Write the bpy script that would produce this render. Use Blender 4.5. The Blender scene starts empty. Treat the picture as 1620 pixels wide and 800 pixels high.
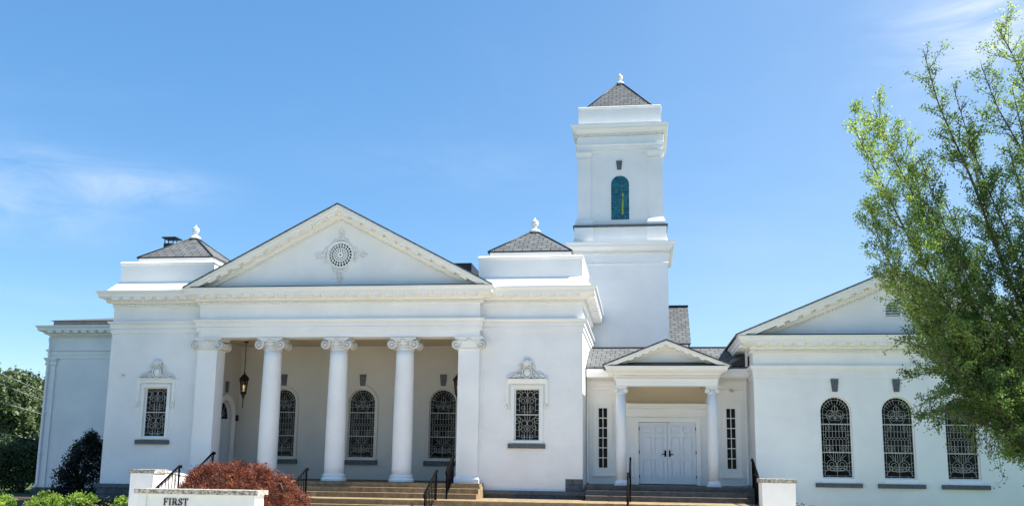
import bpy, bmesh, math, random
import numpy as np
from mathutils import Vector, Matrix
PI = math.pi
rad = math.radians
random.seed(7)
RNG = np.random.default_rng(11)
scene = bpy.context.scene
COL = scene.collection

# ------------------------------------------------------------------ camera
cam_d = bpy.data.cameras.new("camera")
cam = bpy.data.objects.new("camera", cam_d)
COL.objects.link(cam)
scene.camera = cam
YAW, PITCH, ROLL = 0.135915, 0.170425, 0.013240
fwd = Vector((-math.sin(YAW), math.cos(YAW), 0)); rgt = Vector((math.cos(YAW), math.sin(YAW), 0)); up = Vector((0, 0, 1))
f2 = fwd * math.cos(PITCH) + up * math.sin(PITCH); u2 = up * math.cos(PITCH) - fwd * math.sin(PITCH)
r3 = rgt * math.cos(ROLL) + u2 * math.sin(ROLL); u3 = u2 * math.cos(ROLL) - rgt * math.sin(ROLL)
M = Matrix((r3, u3, -f2)).transposed().to_4x4()
M.translation = Vector((10.3264, -31.5005, 0.734))
cam.matrix_world = M
cam_d.sensor_width = 36.0
cam_d.lens = 36.0 * 1500.87 / 1620.0
cam_d.shift_y = (470.37 - 400.0) / 1620.0
cam_d.clip_start = 0.1
cam_d.clip_end = 5000.0

# ------------------------------------------------------------------ light
SUN_EL, SUN_AZ = rad(55), rad(85)          # azimuth clockwise from +Y
sdir = Vector((math.cos(SUN_EL) * math.sin(SUN_AZ), math.cos(SUN_EL) * math.cos(SUN_AZ), math.sin(SUN_EL)))
sun_d = bpy.data.lights.new("sun", "SUN")
sun_d.energy = 4.2
sun_d.angle = rad(0.5)
sun_d.color = (1.0, 0.95, 0.86)
sun = bpy.data.objects.new("sun", sun_d)
sun.rotation_euler = (-sdir).to_track_quat('-Z', 'Y').to_euler()
sun.location = sdir * 60
COL.objects.link(sun)

world = bpy.data.worlds.new("World")
scene.world = world
world.use_nodes = True
wn = world.node_tree.nodes; wl = world.node_tree.links
wn.clear()
w_out = wn.new("ShaderNodeOutputWorld")
w_bg = wn.new("ShaderNodeBackground")
sky = wn.new("ShaderNodeTexSky")
sky.sky_type = 'NISHITA'
sky.sun_disc = False
sky.sun_elevation = SUN_EL
sky.sun_rotation = SUN_AZ
sky.altitude = 2500
sky.air_density = 1.0
sky.dust_density = 1.0
sky.ozone_density = 3.0
w_bg.inputs['Strength'].default_value = 0.143
# thin cirrus: noise over the sky direction
tc = wn.new("ShaderNodeTexCoord")
def wmath(op, a, b=None, c=None):
    n = wn.new("ShaderNodeMath"); n.operation = op
    for i, v in enumerate((a, b, c)):
        if v is None: continue
        if isinstance(v, (int, float)): n.inputs[i].default_value = v
        else: wl.new(v, n.inputs[i])
    return n.outputs[0]
def wnoise(scale, detail, sc, dist=0.0):
    mp = wn.new("ShaderNodeMapping"); mp.inputs['Scale'].default_value = sc
    wl.new(tc.outputs['Generated'], mp.inputs['Vector'])
    n = wn.new("ShaderNodeTexNoise"); n.inputs['Scale'].default_value = scale; n.inputs['Detail'].default_value = detail
    n.inputs['Roughness'].default_value = 0.62; n.inputs['Distortion'].default_value = dist
    wl.new(mp.outputs[0], n.inputs['Vector'])
    return n.outputs['Fac']
def cloud_dir(px, py):
    d = f2 + r3 * ((px - 810) / 1500.87) - u3 * ((py - 470.37) / 1500.87)
    return d.normalized()
def patch(d, sx, sz):
    # soft elongated region of the sky around one direction
    s = wn.new("ShaderNodeSeparateXYZ"); wl.new(tc.outputs['Generated'], s.inputs[0])
    dx = wmath('DIVIDE', wmath('SUBTRACT', s.outputs[0], d.x), sx)
    dz = wmath('DIVIDE', wmath('SUBTRACT', s.outputs[2], d.z), sz)
    q = wmath('ADD', wmath('MULTIPLY', dx, dx), wmath('MULTIPLY', dz, dz))
    yk = wmath('GREATER_THAN', s.outputs[1], 0.0)
    return wmath('MULTIPLY', wmath('POWER', 2.718, wmath('MULTIPLY', q, -1.0)), yk)
n1 = wnoise(7.0, 6.0, (1.0, 1.0, 4.0), 0.6)
n2 = wnoise(3.0, 5.0, (1.0, 1.0, 2.5), 0.4)
P = patch(cloud_dir(215, 296), 0.055, 0.018)
for (px, py, sx, sz, k) in ((20, 285, 0.06, 0.030, 0.7), (1580, 30, 0.075, 0.045, 1.5), (60, 355, 0.06, 0.018, 0.35), (700, 265, 0.10, 0.02, .25), (110, 470, 0.05, 0.012, 0.15)):
    P = wmath('ADD', P, wmath('MULTIPLY', patch(cloud_dir(px, py), sx, sz), k))
dens = wmath('MULTIPLY', P, wmath('MAXIMUM', wmath('SUBTRACT', wmath('MULTIPLY', n1, 2.0), 0.62), 0.0))
dens = wmath('ADD', dens, wmath('MULTIPLY', wmath('MAXIMUM', wmath('SUBTRACT', n2, 0.52), 0.0), 0.25))
dens = wmath('MINIMUM', wmath("MULTIPLY", dens, 0.55), 0.7)
veil = wmath('MULTIPLY', patch(cloud_dir(1500, 330), 0.34, 0.50), wmath('ADD', 0.07, wmath('MULTIPLY', n2, 0.14)))
dens = wmath('MAXIMUM', dens, 0.0)
dens = wmath('MINIMUM', wmath('ADD', dens, veil), 0.8)
hsv = wn.new("ShaderNodeHueSaturation")
hsv.inputs['Saturation'].default_value = 1.58; hsv.inputs['Hue'].default_value = 0.500
gam = wn.new("ShaderNodeGamma"); gam.inputs['Gamma'].default_value = 0.58
wl.new(sky.outputs[0], gam.inputs['Color']); wl.new(gam.outputs[0], hsv.inputs['Color'])
mixc = wn.new("ShaderNodeMix"); mixc.data_type = 'RGBA'
wl.new(dens, mixc.inputs[0]); wl.new(hsv.outputs[0], mixc.inputs[6]); mixc.inputs[7].default_value = (3.0, 3.1, 3.2, 1)
wl.new(mixc.outputs[2], w_bg.inputs['Color'])
wl.new(w_bg.outputs[0], w_out.inputs['Surface'])

scene.view_settings.view_transform = 'Standard'
scene.view_settings.look = 'None'
scene.view_settings.exposure = 1.54
scene.view_settings.gamma = 1.0
scene.cycles.max_bounces = 8
scene.cycles.diffuse_bounces = 5

# ------------------------------------------------------------------ materials
class Mat:
    def __init__(s, name):
        s.m = bpy.data.materials.new(name); s.m.use_nodes = True
        s.n = s.m.node_tree.nodes; s.l = s.m.node_tree.links
        s.b = s.n["Principled BSDF"]
    def node(s, t, **kw):
        n = s.n.new(t)
        for k, v in kw.items(): setattr(n, k, v)
        return n
    def noise(s, scale, detail=4, rough=.55, vec=None, stretch=None):
        n = s.node("ShaderNodeTexNoise")
        n.inputs['Scale'].default_value = scale; n.inputs['Detail'].default_value = detail; n.inputs['Roughness'].default_value = rough
        if vec is None:
            t = s.node("ShaderNodeTexCoord"); vec = t.outputs['Object']
        if stretch:
            mp = s.node("ShaderNodeMapping"); mp.inputs['Scale'].default_value = stretch
            s.l.new(vec, mp.inputs[0]); vec = mp.outputs[0]
        s.l.new(vec, n.inputs['Vector'])
        return n.outputs['Fac']
    def ramp(s, fac, stops):
        r = s.node("ShaderNodeValToRGB")
        e = r.color_ramp.elements
        while len(e) < len(stops): e.new(.5)
        for el, (p, c) in zip(e, stops):
            el.position = p; el.color = (*c, 1)
        s.l.new(fac, r.inputs[0])
        return r.outputs[0]
    def mix(s, fac, a, b, mode='MIX'):
        n = s.node("ShaderNodeMix"); n.data_type = 'RGBA'; n.blend_type = mode
        for i, v in ((0, fac), (6, a), (7, b)):
            if isinstance(v, (int, float)): n.inputs[i].default_value = v
            elif isinstance(v, tuple): n.inputs[i].default_value = (*v, 1)
            else: s.l.new(v, n.inputs[i])
        return n.outputs[2]
    def bump(s, h, strength, dist=0.01):
        b = s.node("ShaderNodeBump"); b.inputs['Strength'].default_value = strength; b.inputs['Distance'].default_value = dist
        s.l.new(h, b.inputs['Height']); s.l.new(b.outputs[0], s.b.inputs['Normal'])
    def facade_uv(s, su=1.0, sv=1.0):
        """u runs along the wall, v up, whichever way the wall faces"""
        t = s.node("ShaderNodeTexCoord"); g = s.node("ShaderNodeNewGeometry")
        sp = s.node("ShaderNodeSeparateXYZ"); s.l.new(t.outputs['Object'], sp.inputs[0])
        sn = s.node("ShaderNodeSeparateXYZ"); s.l.new(g.outputs['True Normal'], sn.inputs[0])
        ax = s.node("ShaderNodeMath", operation='ABSOLUTE'); s.l.new(sn.outputs[0], ax.inputs[0])
        ay = s.node("ShaderNodeMath", operation='ABSOLUTE'); s.l.new(sn.outputs[1], ay.inputs[0])
        gt = s.node("ShaderNodeMath", operation='GREATER_THAN'); s.l.new(ax.outputs[0], gt.inputs[0]); s.l.new(ay.outputs[0], gt.inputs[1])
        mx = s.node("ShaderNodeMix"); mx.data_type = 'FLOAT'
        s.l.new(gt.outputs[0], mx.inputs[0]); s.l.new(sp.outputs[0], mx.inputs[2]); s.l.new(sp.outputs[1], mx.inputs[3])
        mu = s.node("ShaderNodeMath", operation='MULTIPLY'); s.l.new(mx.outputs[0], mu.inputs[0]); mu.inputs[1].default_value = su
        mv = s.node("ShaderNodeMath", operation='MULTIPLY'); s.l.new(sp.outputs[2], mv.inputs[0]); mv.inputs[1].default_value = sv
        c = s.node("ShaderNodeCombineXYZ"); s.l.new(mu.outputs[0], c.inputs[0]); s.l.new(mv.outputs[0], c.inputs[1])
        return c.outputs[0]
    def brick(s, vec, c1, c2, mortar, bw, rh, ms, offset=.5):
        b = s.node("ShaderNodeTexBrick"); s.l.new(vec, b.inputs['Vector'])
        b.inputs['Color1'].default_value = (*c1, 1); b.inputs['Color2'].default_value = (*c2, 1); b.inputs['Mortar'].default_value = (*mortar, 1)
        b.inputs['Scale'].default_value = 1.0; b.inputs['Brick Width'].default_value = bw; b.inputs['Row Height'].default_value = rh
        b.inputs['Mortar Size'].default_value = ms; b.inputs['Mortar Smooth'].default_value = .3; b.offset = offset
        return b
    def set(s, col=None, rough=.6, metal=0, spec=.5):
        if col is not None:
            if isinstance(col, tuple): s.b.inputs['Base Color'].default_value = (*col, 1)
            else: s.l.new(col, s.b.inputs['Base Color'])
        s.b.inputs['Roughness'].default_value = rough; s.b.inputs['Metallic'].default_value = metal
        s.b.inputs['Specular IOR Level'].default_value = spec
        return s

MT = {}
def white_mat(name, base, brick_strength, dirt=.09, rough=.6):
    m = Mat(name)
    big = m.noise(.6, 5, .6); fine = m.noise(14, 4, .6)
    streak = m.noise(1.1, 6, .7, stretch=(2.0, 2.0, .5))
    c0 = tuple(v * (1 - dirt) for v in base)
    c = m.mix(m.ramp(big, [(.38, (0, 0, 0)), (.62, (1, 1, 1))]), c0, base)
    c = m.mix(m.ramp(streak, [(.60, (0, 0, 0)), (.85, (.35, .35, .35))]), c, tuple(v * .86 for v in base))
    m.set(c, rough, spec=.35)
    if brick_strength > 0:
        b = m.brick(m.facade_uv(), (1, 1, 1), (.8, .8, .8), (0, 0, 0), .22, .076, .008)
        h = m.mix(.35, b.outputs['Color'], fine, 'ADD')
        m.bump(h, brick_strength, .006)
    else:
        m.bump(fine, .15, .004)
    return m.m
MT['brick_white'] = white_mat("white_painted_brick", (.835, .83, .825), .55)
MT['stucco'] = white_mat("white_smooth_render", (.84, .835, .825), 0, .09)
MT['trim'] = white_mat("white_painted_trim", (.83, .825, .80), 0, .05, .5)
MT['orn'] = white_mat("white_cast_ornament", (.80, .79, .76), 0, .18, .7)
MT['recess_shade'] = white_mat("painted_recess_shade", (.52, .50, .46), 0, .2, .8)  # darker tone behind scrolls and carving, painted in as the shadow of their gaps
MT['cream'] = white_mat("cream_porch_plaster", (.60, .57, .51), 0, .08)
MT['door'] = white_mat("pale_door_paint", (.70, .74, .79), 0, .03, .4)
MT['membrane'] = white_mat("white_roof_membrane", (.78, .78, .77), 0, .1, .7)
MT['flash'] = Mat("dark_flashing").set((.012, .013, .016), .5).m

m = Mat("asphalt_shingle")
uv = m.facade_uv(1.0, 2.3)
b = m.brick(uv, (.150, .160, .168), (.102, .110, .117), (.025, .025, .025), .33, .30, .016)
c = m.mix(m.ramp(m.noise(40, 3, .7), [(.35, (.55, .55, .55)), (.65, (1.15, 1.13, 1.1))]), b.outputs['Color'], b.outputs['Color'])
mm = m.node("ShaderNodeMix"); mm.data_type = 'RGBA'; mm.blend_type = 'MULTIPLY'; mm.inputs[0].default_value = .8
m.l.new(b.outputs['Color'], mm.inputs[6]); m.l.new(m.ramp(m.noise(30, 4, .7), [(.3, (.6, .6, .6)), (.7, (1.2, 1.2, 1.19))]), mm.inputs[7])
m.set(mm.outputs[2], .9, spec=.2); m.bump(b.outputs['Fac'], -.6, .02)
MT['shingle'] = m.m

m = Mat("slate_stone")
m.set(m.ramp(m.noise(9, 6, .7), [(.3, (.06, .068, .075)), (.55, (.105, .112, .12)), (.8, (.17, .175, .18))]), .75)
m.bump(m.noise(25, 5, .6), .5, .01); MT['slate'] = m.m
m = Mat("rock_faced_stone")
b = m.brick(m.facade_uv(), (.13, .14, .15), (.09, .10, .115), (.04, .04, .045), .6, .28, .012)
mm = m.mix(.7, b.outputs['Color'], m.ramp(m.noise(7, 6, .7), [(.3, (.35, .35, .38)), (.7, (1.2, 1.2, 1.2))]), 'MULTIPLY')
m.set(mm, .85); m.bump(m.noise(6, 6, .65), 1.0, .05); MT['rock'] = m.m
m = Mat("lichened_coping_stone")
m.set(m.ramp(m.noise(16, 6, .75), [(.34, (.05, .047, .04)), (.46, (.20, .185, .15)), (.60, (.55, .52, .46))]), .85)
m.bump(m.noise(20, 5, .6), .7, .012); MT['coping'] = m.m
m = Mat("brown_step_stone")
bb = m.brick(m.facade_uv(), (.85, .85, .85), (1.15, 1.15, 1.15), (.35, .35, .35), 1.35, 4.0, .006)
t = m.node("ShaderNodeTexCoord")
slab = m.node("ShaderNodeTexVoronoi"); slab.inputs['Scale'].default_value = .8
mp = m.node("ShaderNodeMapping"); mp.inputs['Scale'].default_value = (1, .3, 5)
m.l.new(t.outputs['Object'], mp.inputs[0]); m.l.new(mp.outputs[0], slab.inputs['Vector'])
base = m.ramp(m.noise(5, 6, .7), [(.3, (.15, .10, .05)), (.55, (.26, .185, .10)), (.8, (.42, .33, .20))])
m.set(m.mix(.8, base, bb.outputs['Color'], 'MULTIPLY'), .8); m.bump(m.noise(18, 5, .6), .5, .01)
MT['step'] = m.m
m = Mat("grey_step_stone")
m.set(m.ramp(m.noise(5, 6, .7), [(.3, (.06, .055, .05)), (.6, (.11, .10, .09)), (.85, (.17, .155, .14))]), .8); m.bump(m.noise(18, 5, .6), .5, .01)
MT['gstep'] = m.m
MT['iron'] = Mat("black_wrought_iron").set((.004, .004, .005), .8, spec=.05).m
MT['bronze'] = Mat("dark_bronze").set((.03, .022, .015), .45, .6).m
m = Mat("dark_window_glass")
m.set(m.ramp(m.noise(2.5, 4, .6), [(.3, (.002, .002, .003)), (.7, (.008, .009, .010))]), .12, spec=.10)
m.bump(m.noise(5, 2), .3, .01); MT['glass'] = m.m
m = Mat("teal_stained_glass")
v = m.node("ShaderNodeTexVoronoi"); v.inputs['Scale'].default_value = 9
t = m.node("ShaderNodeTexCoord"); m.l.new(t.outputs['Object'], v.inputs['Vector'])
m.set(m.ramp(v.outputs['Color'], [(.1, (.002, .04, .08)), (.45, (.003, .11, .18)), (.75, (.01, .19, .25)), (.95, (.03, .20, .12))]), .15, spec=.5); MT['teal'] = m.m
MT['yellow'] = Mat("yellow_green_glass").set((.28, .36, .03), .2).m
MT['came'] = Mat("pale_leading").set((.50, .49, .45), .5).m
MT['came_dark'] = Mat("porch_leading").set((.40, .39, .35), .5).m
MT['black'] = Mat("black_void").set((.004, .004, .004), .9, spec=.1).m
MT['letter'] = Mat("black_letter_metal").set((.01, .01, .01), .5).m
m = Mat("sign_panel_paint"); m.set(m.mix(m.noise(4, 5), (.56, .60, .57), (.66, .69, .66)), .6); MT['sign'] = m.m
m = Mat("warm_bulb"); m.b.inputs['Emission Color'].default_value = (1, .75, .4, 1); m.b.inputs['Emission Strength'].default_value = .7; MT['bulb'] = m.m
m = Mat("lantern_glass"); m.set((.25, .2, .14), .1); m.b.inputs['Transmission Weight'].default_value = .9; MT['lglass'] = m.m
m = Mat("bark")
m.set(m.ramp(m.noise(10, 6, .7, stretch=(3, 3, .6)), [(.3, (.035, .028, .02)), (.7, (.12, .10, .075))]), .9); m.bump(m.noise(18, 5, .7, stretch=(3, 3, .5)), .8, .02); MT['bark'] = m.m
m = Mat("plaza_concrete")
b = m.brick(m.facade_uv(), (1, 1, 1), (1, 1, 1), (0, 0, 0), 1.5, 1.5, .012)
m.set(m.ramp(m.noise(1.2, 7, .65), [(.3, (.48, .43, .35)), (.7, (.64, .585, .49))]), .9); m.bump(m.noise(30, 4), .4, .01); MT['paving'] = m.m
m = Mat("asphalt"); m.set(m.ramp(m.noise(3, 7, .7), [(.3, (.04, .04, .042)), (.7, (.07, .07, .07))]), .9); MT['asphalt'] = m.m
m = Mat("grass_ground"); m.set(m.ramp(m.noise(2.2, 8, .7), [(.3, (.035, .07, .018)), (.7, (.09, .14, .035))]), .95); m.bump(m.noise(40, 4), 1, .05); MT['grass'] = m.m
m = Mat("mulch"); m.set(m.ramp(m.noise(12, 7, .7), [(.3, (.02, .013, .008)), (.7, (.08, .05, .03))]), .95); m.bump(m.noise(40, 4), 1, .03); MT['mulch'] = m.m
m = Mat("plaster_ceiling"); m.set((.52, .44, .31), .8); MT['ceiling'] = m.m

def leaf_mat(name, cols, trans=.35, rough=.5, hue_noise=1.5):
    m = Mat(name)
    oi = m.node("ShaderNodeAttribute"); oi.attribute_name = "tint"; oi.attribute_type = 'GEOMETRY'
    c = m.ramp(oi.outputs['Fac'], cols)
    m.set(c, rough, spec=.3)
    tr = m.node("ShaderNodeBsdfTranslucent"); ms = m.node("ShaderNodeMixShader"); ms.inputs[0].default_value = trans
    g = m.node("ShaderNodeMix"); g.data_type = 'RGBA'; g.blend_type = 'MULTIPLY'; g.inputs[0].default_value = 1
    m.l.new(c, g.inputs[6]); g.inputs[7].default_value = (1.5, 1.6, .9, 1)
    m.l.new(g.outputs[2], tr.inputs[0]); m.l.new(m.b.outputs[0], ms.inputs[1]); m.l.new(tr.outputs[0], ms.inputs[2])
    m.l.new(ms.outputs[0], m.n["Material Output"].inputs[0])
    return m.m
MT['ginkgo'] = leaf_mat("ginkgo_leaf", [(0, (.035, .068, .022)), (.45, (.095, .165, .042)), (.8, (.20, .29, .08)), (1, (.34, .42, .16))], .5)
MT['holly'] = leaf_mat("holly_leaf", [(0, (.003, .006, .004)), (.6, (.006, .012, .006)), (1, (.016, .026, .012))], .08, .45)
MT['azalea'] = leaf_mat("bright_shrub_leaf", [(0, (.05, .10, .015)), (.45, (.17, .27, .035)), (1, (.38, .48, .12))], .4)
MT['maple'] = leaf_mat("red_maple_leaf", [(0, (.018, .007, .006)), (.35, (.06, .016, .011)), (.65, (.19, .048, .026)), (.9, (.36, .10, .05)), (1, (.36, .19, .08))], .22)
MT['yew'] = leaf_mat("dark_hedge_leaf", [(0, (.018, .032, .015)), (.5, (.045, .07, .028)), (1, (.10, .13, .06))], .2)
MT['oak'] = leaf_mat("tree_leaf", [(0, (.035, .055, .025)), (.5, (.08, .115, .05)), (1, (.16, .20, .11))], .25)

# ------------------------------------------------------------------ mesh helpers
class MB:
    def __init__(s): s.v = []; s.f = []; s.sm = []; s.mi = []; s.cur = 0
    def use(s, k): s.cur = k; return s
    def add(s, vs, fs, smooth=False):
        o = len(s.v); s.v += [tuple(p) for p in vs]; s.f += [tuple(o + i for i in f) for f in fs]; s.sm += [smooth] * len(fs); s.mi += [s.cur] * len(fs); return s
    def box(s, x0, x1, y0, y1, z0, z1):
        return s.add([(x, y, z) for z in (z0, z1) for y in (y0, y1) for x in (x0, x1)],
                     [(0, 2, 3, 1), (4, 5, 7, 6), (0, 1, 5, 4), (2, 6, 7, 3), (0, 4, 6, 2), (1, 3, 7, 5)])
    def prism(s, poly, a0, a1, ax='y'):
        """poly of (u,w) extruded along ax: y -> (u,a,w); x -> (a,u,w); z -> (u,w,a)"""
        n = len(poly)
        P = {'y': lambda p, a: (p[0], a, p[1]), 'x': lambda p, a: (a, p[0], p[1]), 'z': lambda p, a: (p[0], p[1], a)}[ax]
        vs = [P(p, a0) for p in poly] + [P(p, a1) for p in poly]
        fs = [tuple(range(n)), tuple(range(2 * n - 1, n - 1, -1))] + [(i, (i + 1) % n, n + (i + 1) % n, n + i) for i in range(n)]
        return s.add(vs, fs)
    def tube(s, pts, r, n=6, closed=False, smooth=True):
        pts = [Vector(p) for p in pts]; R = r if isinstance(r, (list, tuple)) else [r] * len(pts)
        m = len(pts); vs = []; fs = []
        prev = None
        for i, p in enumerate(pts):
            a = pts[(i - 1) % m] if (closed or i > 0) else p; b = pts[(i + 1) % m] if (closed or i < m - 1) else p
            t = (b - a);
            if t.length < 1e-9: t = Vector((0, 0, 1))
            t.normalize()
            if prev is None:
                ref = Vector((0, 0, 1)) if abs(t.z) < .9 else Vector((0, 1, 0)); u = t.cross(ref).normalized()
            else:
                u = (prev - t * prev.dot(t));
                u = u.normalized() if u.length > 1e-6 else t.orthogonal().normalized()
            prev = u; w = t.cross(u)
            for k in range(n):
                a_ = 2 * PI * (k + .5) / n; vs.append(p + (u * math.cos(a_) + w * math.sin(a_)) * R[i])
        for i in range(m if closed else m - 1):
            for k in range(n):
                fs.append((i * n + k, i * n + (k + 1) % n, ((i + 1) % m) * n + (k + 1) % n, ((i + 1) % m) * n + k))
        if not closed: fs += [tuple(range(n - 1, -1, -1)), tuple(range((m - 1) * n, m * n))]
        return s.add(vs, fs, smooth)
    def lathe(s, prof, cx, cy, n=24, axis='z', smooth=True):
        vs = []; fs = []
        for (r, h) in prof:
            for k in range(n):
                a = 2 * PI * k / n; c, q = r * math.cos(a), r * math.sin(a)
                vs.append((cx + c, cy + q, h) if axis == 'z' else (cx + c, h, cy + q))
        m = len(prof)
        for i in range(m - 1):
            for k in range(n):
                fs.append((i * n + k, i * n + (k + 1) % n, (i + 1) * n + (k + 1) % n, (i + 1) * n + k))
        fs += [tuple(range(n - 1, -1, -1)), tuple(range((m - 1) * n, m * n))]
        return s.add(vs, fs, smooth)
    def sphere(s, c, r, n=8, sq=(1, 1, 1)):
        vs = []; fs = []
        rows = n // 2 + 1
        for i in range(rows + 1):
            th = PI * i / rows
            for k in range(n):
                a = 2 * PI * k / n
                vs.append((c[0] + r * sq[0] * math.sin(th) * math.cos(a), c[1] + r * sq[1] * math.sin(th) * math.sin(a), c[2] + r * sq[2] * math.cos(th)))
        for i in range(rows):
            for k in range(n): fs.append((i * n + k, (i + 1) * n + k, (i + 1) * n + (k + 1) % n, i * n + (k + 1) % n))
        return s.add(vs, fs, True)
    def sweep(s, path, prof, closed=False):
        """prof of (out, z) carried round a path in plan with mitred corners; outward is to the right of travel"""
        pts = [Vector((p[0], p[1])) for p in path]; m = len(pts); n = len(prof)
        vs = []; fs = []
        for i in range(m):
            d = []
            if closed or i > 0: d.append((pts[i] - pts[i - 1]).normalized())
            if closed or i < m - 1: d.append((pts[(i + 1) % m] - pts[i]).normalized())
            nr = [Vector((v.y, -v.x)) for v in d]
            if len(nr) == 2:
                b = (nr[0] + nr[1]).normalized(); b = b / max(.2, b.dot(nr[0]))
            else: b = nr[0]
            for (o, z) in prof: vs.append((pts[i].x + b.x * o, pts[i].y + b.y * o, z))
        for i in range(m if closed else m - 1):
            j = (i + 1) % m
            for k in range(n): fs.append((i * n + k, j * n + k, j * n + (k + 1) % n, i * n + (k + 1) % n))
        if not closed: fs += [tuple(range(n)), tuple(range(m * n - 1, (m - 1) * n - 1, -1))]
        return s.add(vs, fs)
    def blocks_along(s, path, pitch, w, o0, o1, z0, z1, closed=False, rise=0.0):
        """rows of small blocks (dentils, modillions) standing out from a path in plan"""
        m = len(path)
        for i in range(m if closed else m - 1):
            a = Vector(path[i][:2]); b = Vector(path[(i + 1) % m][:2]); L = (b - a).length
            if L < pitch * .8: continue
            d = (b - a) / L; nr = Vector((d.y, -d.x)); k = max(1, round(L / pitch)); st = L / k
            for j in range(k):
                c = a + d * (st * (j + .5))
                P = [c - d * w / 2 + nr * o0, c + d * w / 2 + nr * o0, c + d * w / 2 + nr * o1, c - d * w / 2 + nr * o1]
                s.add([(p.x, p.y, z + (rise if (z == z0 and i_ > 1) else 0)) for z in (z0, z1) for i_, p in enumerate(P)], [(0, 3, 2, 1), (4, 5, 6, 7), (0, 1, 5, 4), (1, 2, 6, 5), (2, 3, 7, 6), (3, 0, 4, 7)])
        return s
    def plate(s, outline, holes, y0, y1):
        """wall slab in the XZ plane with openings cut through, between y0 and y1"""
        cu = bpy.data.curves.new("tmp", 'CURVE'); cu.dimensions = '2D'; cu.fill_mode = 'BOTH'
        cu.extrude = abs(y1 - y0) / 2
        for loop in [outline] + holes:
            sp = cu.splines.new('POLY'); sp.points.add(len(loop) - 1)
            for p, q in zip(sp.points, loop): p.co = (q[0], q[1], 0, 1)
            sp.use_cyclic_u = True
        ob = bpy.data.objects.new("tmp", cu); COL.objects.link(ob)
        dg = bpy.context.evaluated_depsgraph_get(); dg.update()
        me = bpy.data.meshes.new_from_object(ob.evaluated_get(dg))
        yc = (y0 + y1) / 2
        s.add([(v.co.x, yc + v.co.z, v.co.y) for v in me.vertices], [tuple(p.vertices) for p in me.polygons])
        bpy.data.objects.remove(ob); bpy.data.curves.remove(cu); bpy.data.meshes.remove(me)
        return s
    def xf(s, fn, start=0):
        s.v[start:] = [fn(*p) for p in s.v[start:]]; return s
    def build(s, name, mat, parent=None, recalc=True, mat2=None):
        me = bpy.data.meshes.new(name); me.from_pydata(s.v, [], s.f); me.update()
        me.polygons.foreach_set('use_smooth', s.sm)
        if mat2: me.polygons.foreach_set('material_index', s.mi)
        if recalc:
            bm = bmesh.new(); bm.from_mesh(me)
            if any(not x for x in s.sm): pass
            bmesh.ops.recalc_face_normals(bm, faces=bm.faces); bm.to_mesh(me); bm.free()
        me.materials.append(MT[mat] if isinstance(mat, str) else mat)
        if mat2: me.materials.append(MT[mat2])
        o = bpy.data.objects.new(name, me); COL.objects.link(o)
        if parent is not None: o.parent = parent
        return o
def empty(name, loc=(0, 0, 0)):
    o = bpy.data.objects.new(name, None); COL.objects.link(o); o.location = loc; o.empty_display_size = .3
    return o
def adopt(parent, *obs):
    """parent children built in world coordinates to an empty that stands elsewhere"""
    for o in obs:
        o.parent = parent; o.location = -Vector(parent.location)
def tag(o, label=None, cat=None, group=None, kind=None):
    if label: o['label'] = label
    if cat: o['category'] = cat
    if group: o['group'] = group
    if kind: o['kind'] = kind
    return o
def arch_loop(cx, z0, z1, w, n=20):
    r = w / 2; zs = z1 - r
    return [(cx - r, z0), (cx + r, z0)] + [(cx + r * math.cos(PI * k / n), zs + r * math.sin(PI * k / n)) for k in range(n + 1)]
def rect_loop(x0, x1, z0, z1): return [(x0, z0), (x1, z0), (x1, z1), (x0, z1)]

# ------------------------------------------------------------------ ground
GZ = -1.1
o = MB().box(-1500, 1500, -700, 2500, GZ - .5, GZ).build("ground", 'grass'); tag(o, kind='structure')
o = MB().box(-7.2, 17.5, -24, -3.0, GZ + .004, GZ + .03).build("forecourt_paving", 'paving'); tag(o, kind='structure')
o = MB().box(-60, 60, -27.2, -24, GZ + .004, GZ + .06).build("pavement", 'paving'); tag(o, kind='structure')
o = MB().box(-300, 300, -42, -27.2, GZ + .004, GZ + .012).build("road", 'asphalt'); tag(o, kind='structure')
o = MB().box(-20, -4.9, -6.5, 8.3, GZ + .004, GZ + .03).build("planting_bed", 'mulch'); tag(o, kind='structure')

# ------------------------------------------------------------------ the church
church = empty("church", (0, 0, 0))
tag(church, "large white neoclassical church with columned porch, square bell tower and side wing", "church")
def group(name, parent=church):
    g = empty(name); g.parent = parent; return g

XW, PF, EN = 8.42, .34, 5.02          # half width of front, projection of portico, half width of portico
ZC = 4.84                             # underside of portico beam
# --- pavilion walls with window openings
WX = 6.57
wl_ = MB()
for s_ in (-1, 1):
    xa, xb = sorted((s_ * XW, s_ * 4.75))
    wl_.plate(rect_loop(xa, xb, -.22, 6.30), [rect_loop(s_ * WX - .425, s_ * WX + .425, 1.40, 3.12)], 0, .3)
    xo = s_ * XW
    wl_.box(min(xo, xo - s_ * .3), max(xo, xo - s_ * .3), .3, 7.2, -.22, 6.30)
wl_.box(-8.12, 8.12, 6.9, 7.2, -.22, 6.3)
wl_.build("front_wall", 'brick_white', church)
pw = MB()
# porch back wall, with three arched openings
PBX = (-3.0, .06, 3.12)
pw.plate(rect_loop(-4.75, 4.75, 0, 5.0), [arch_loop(x, .77, 3.30, 1.0) for x in PBX], 2.85, 3.05)
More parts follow.
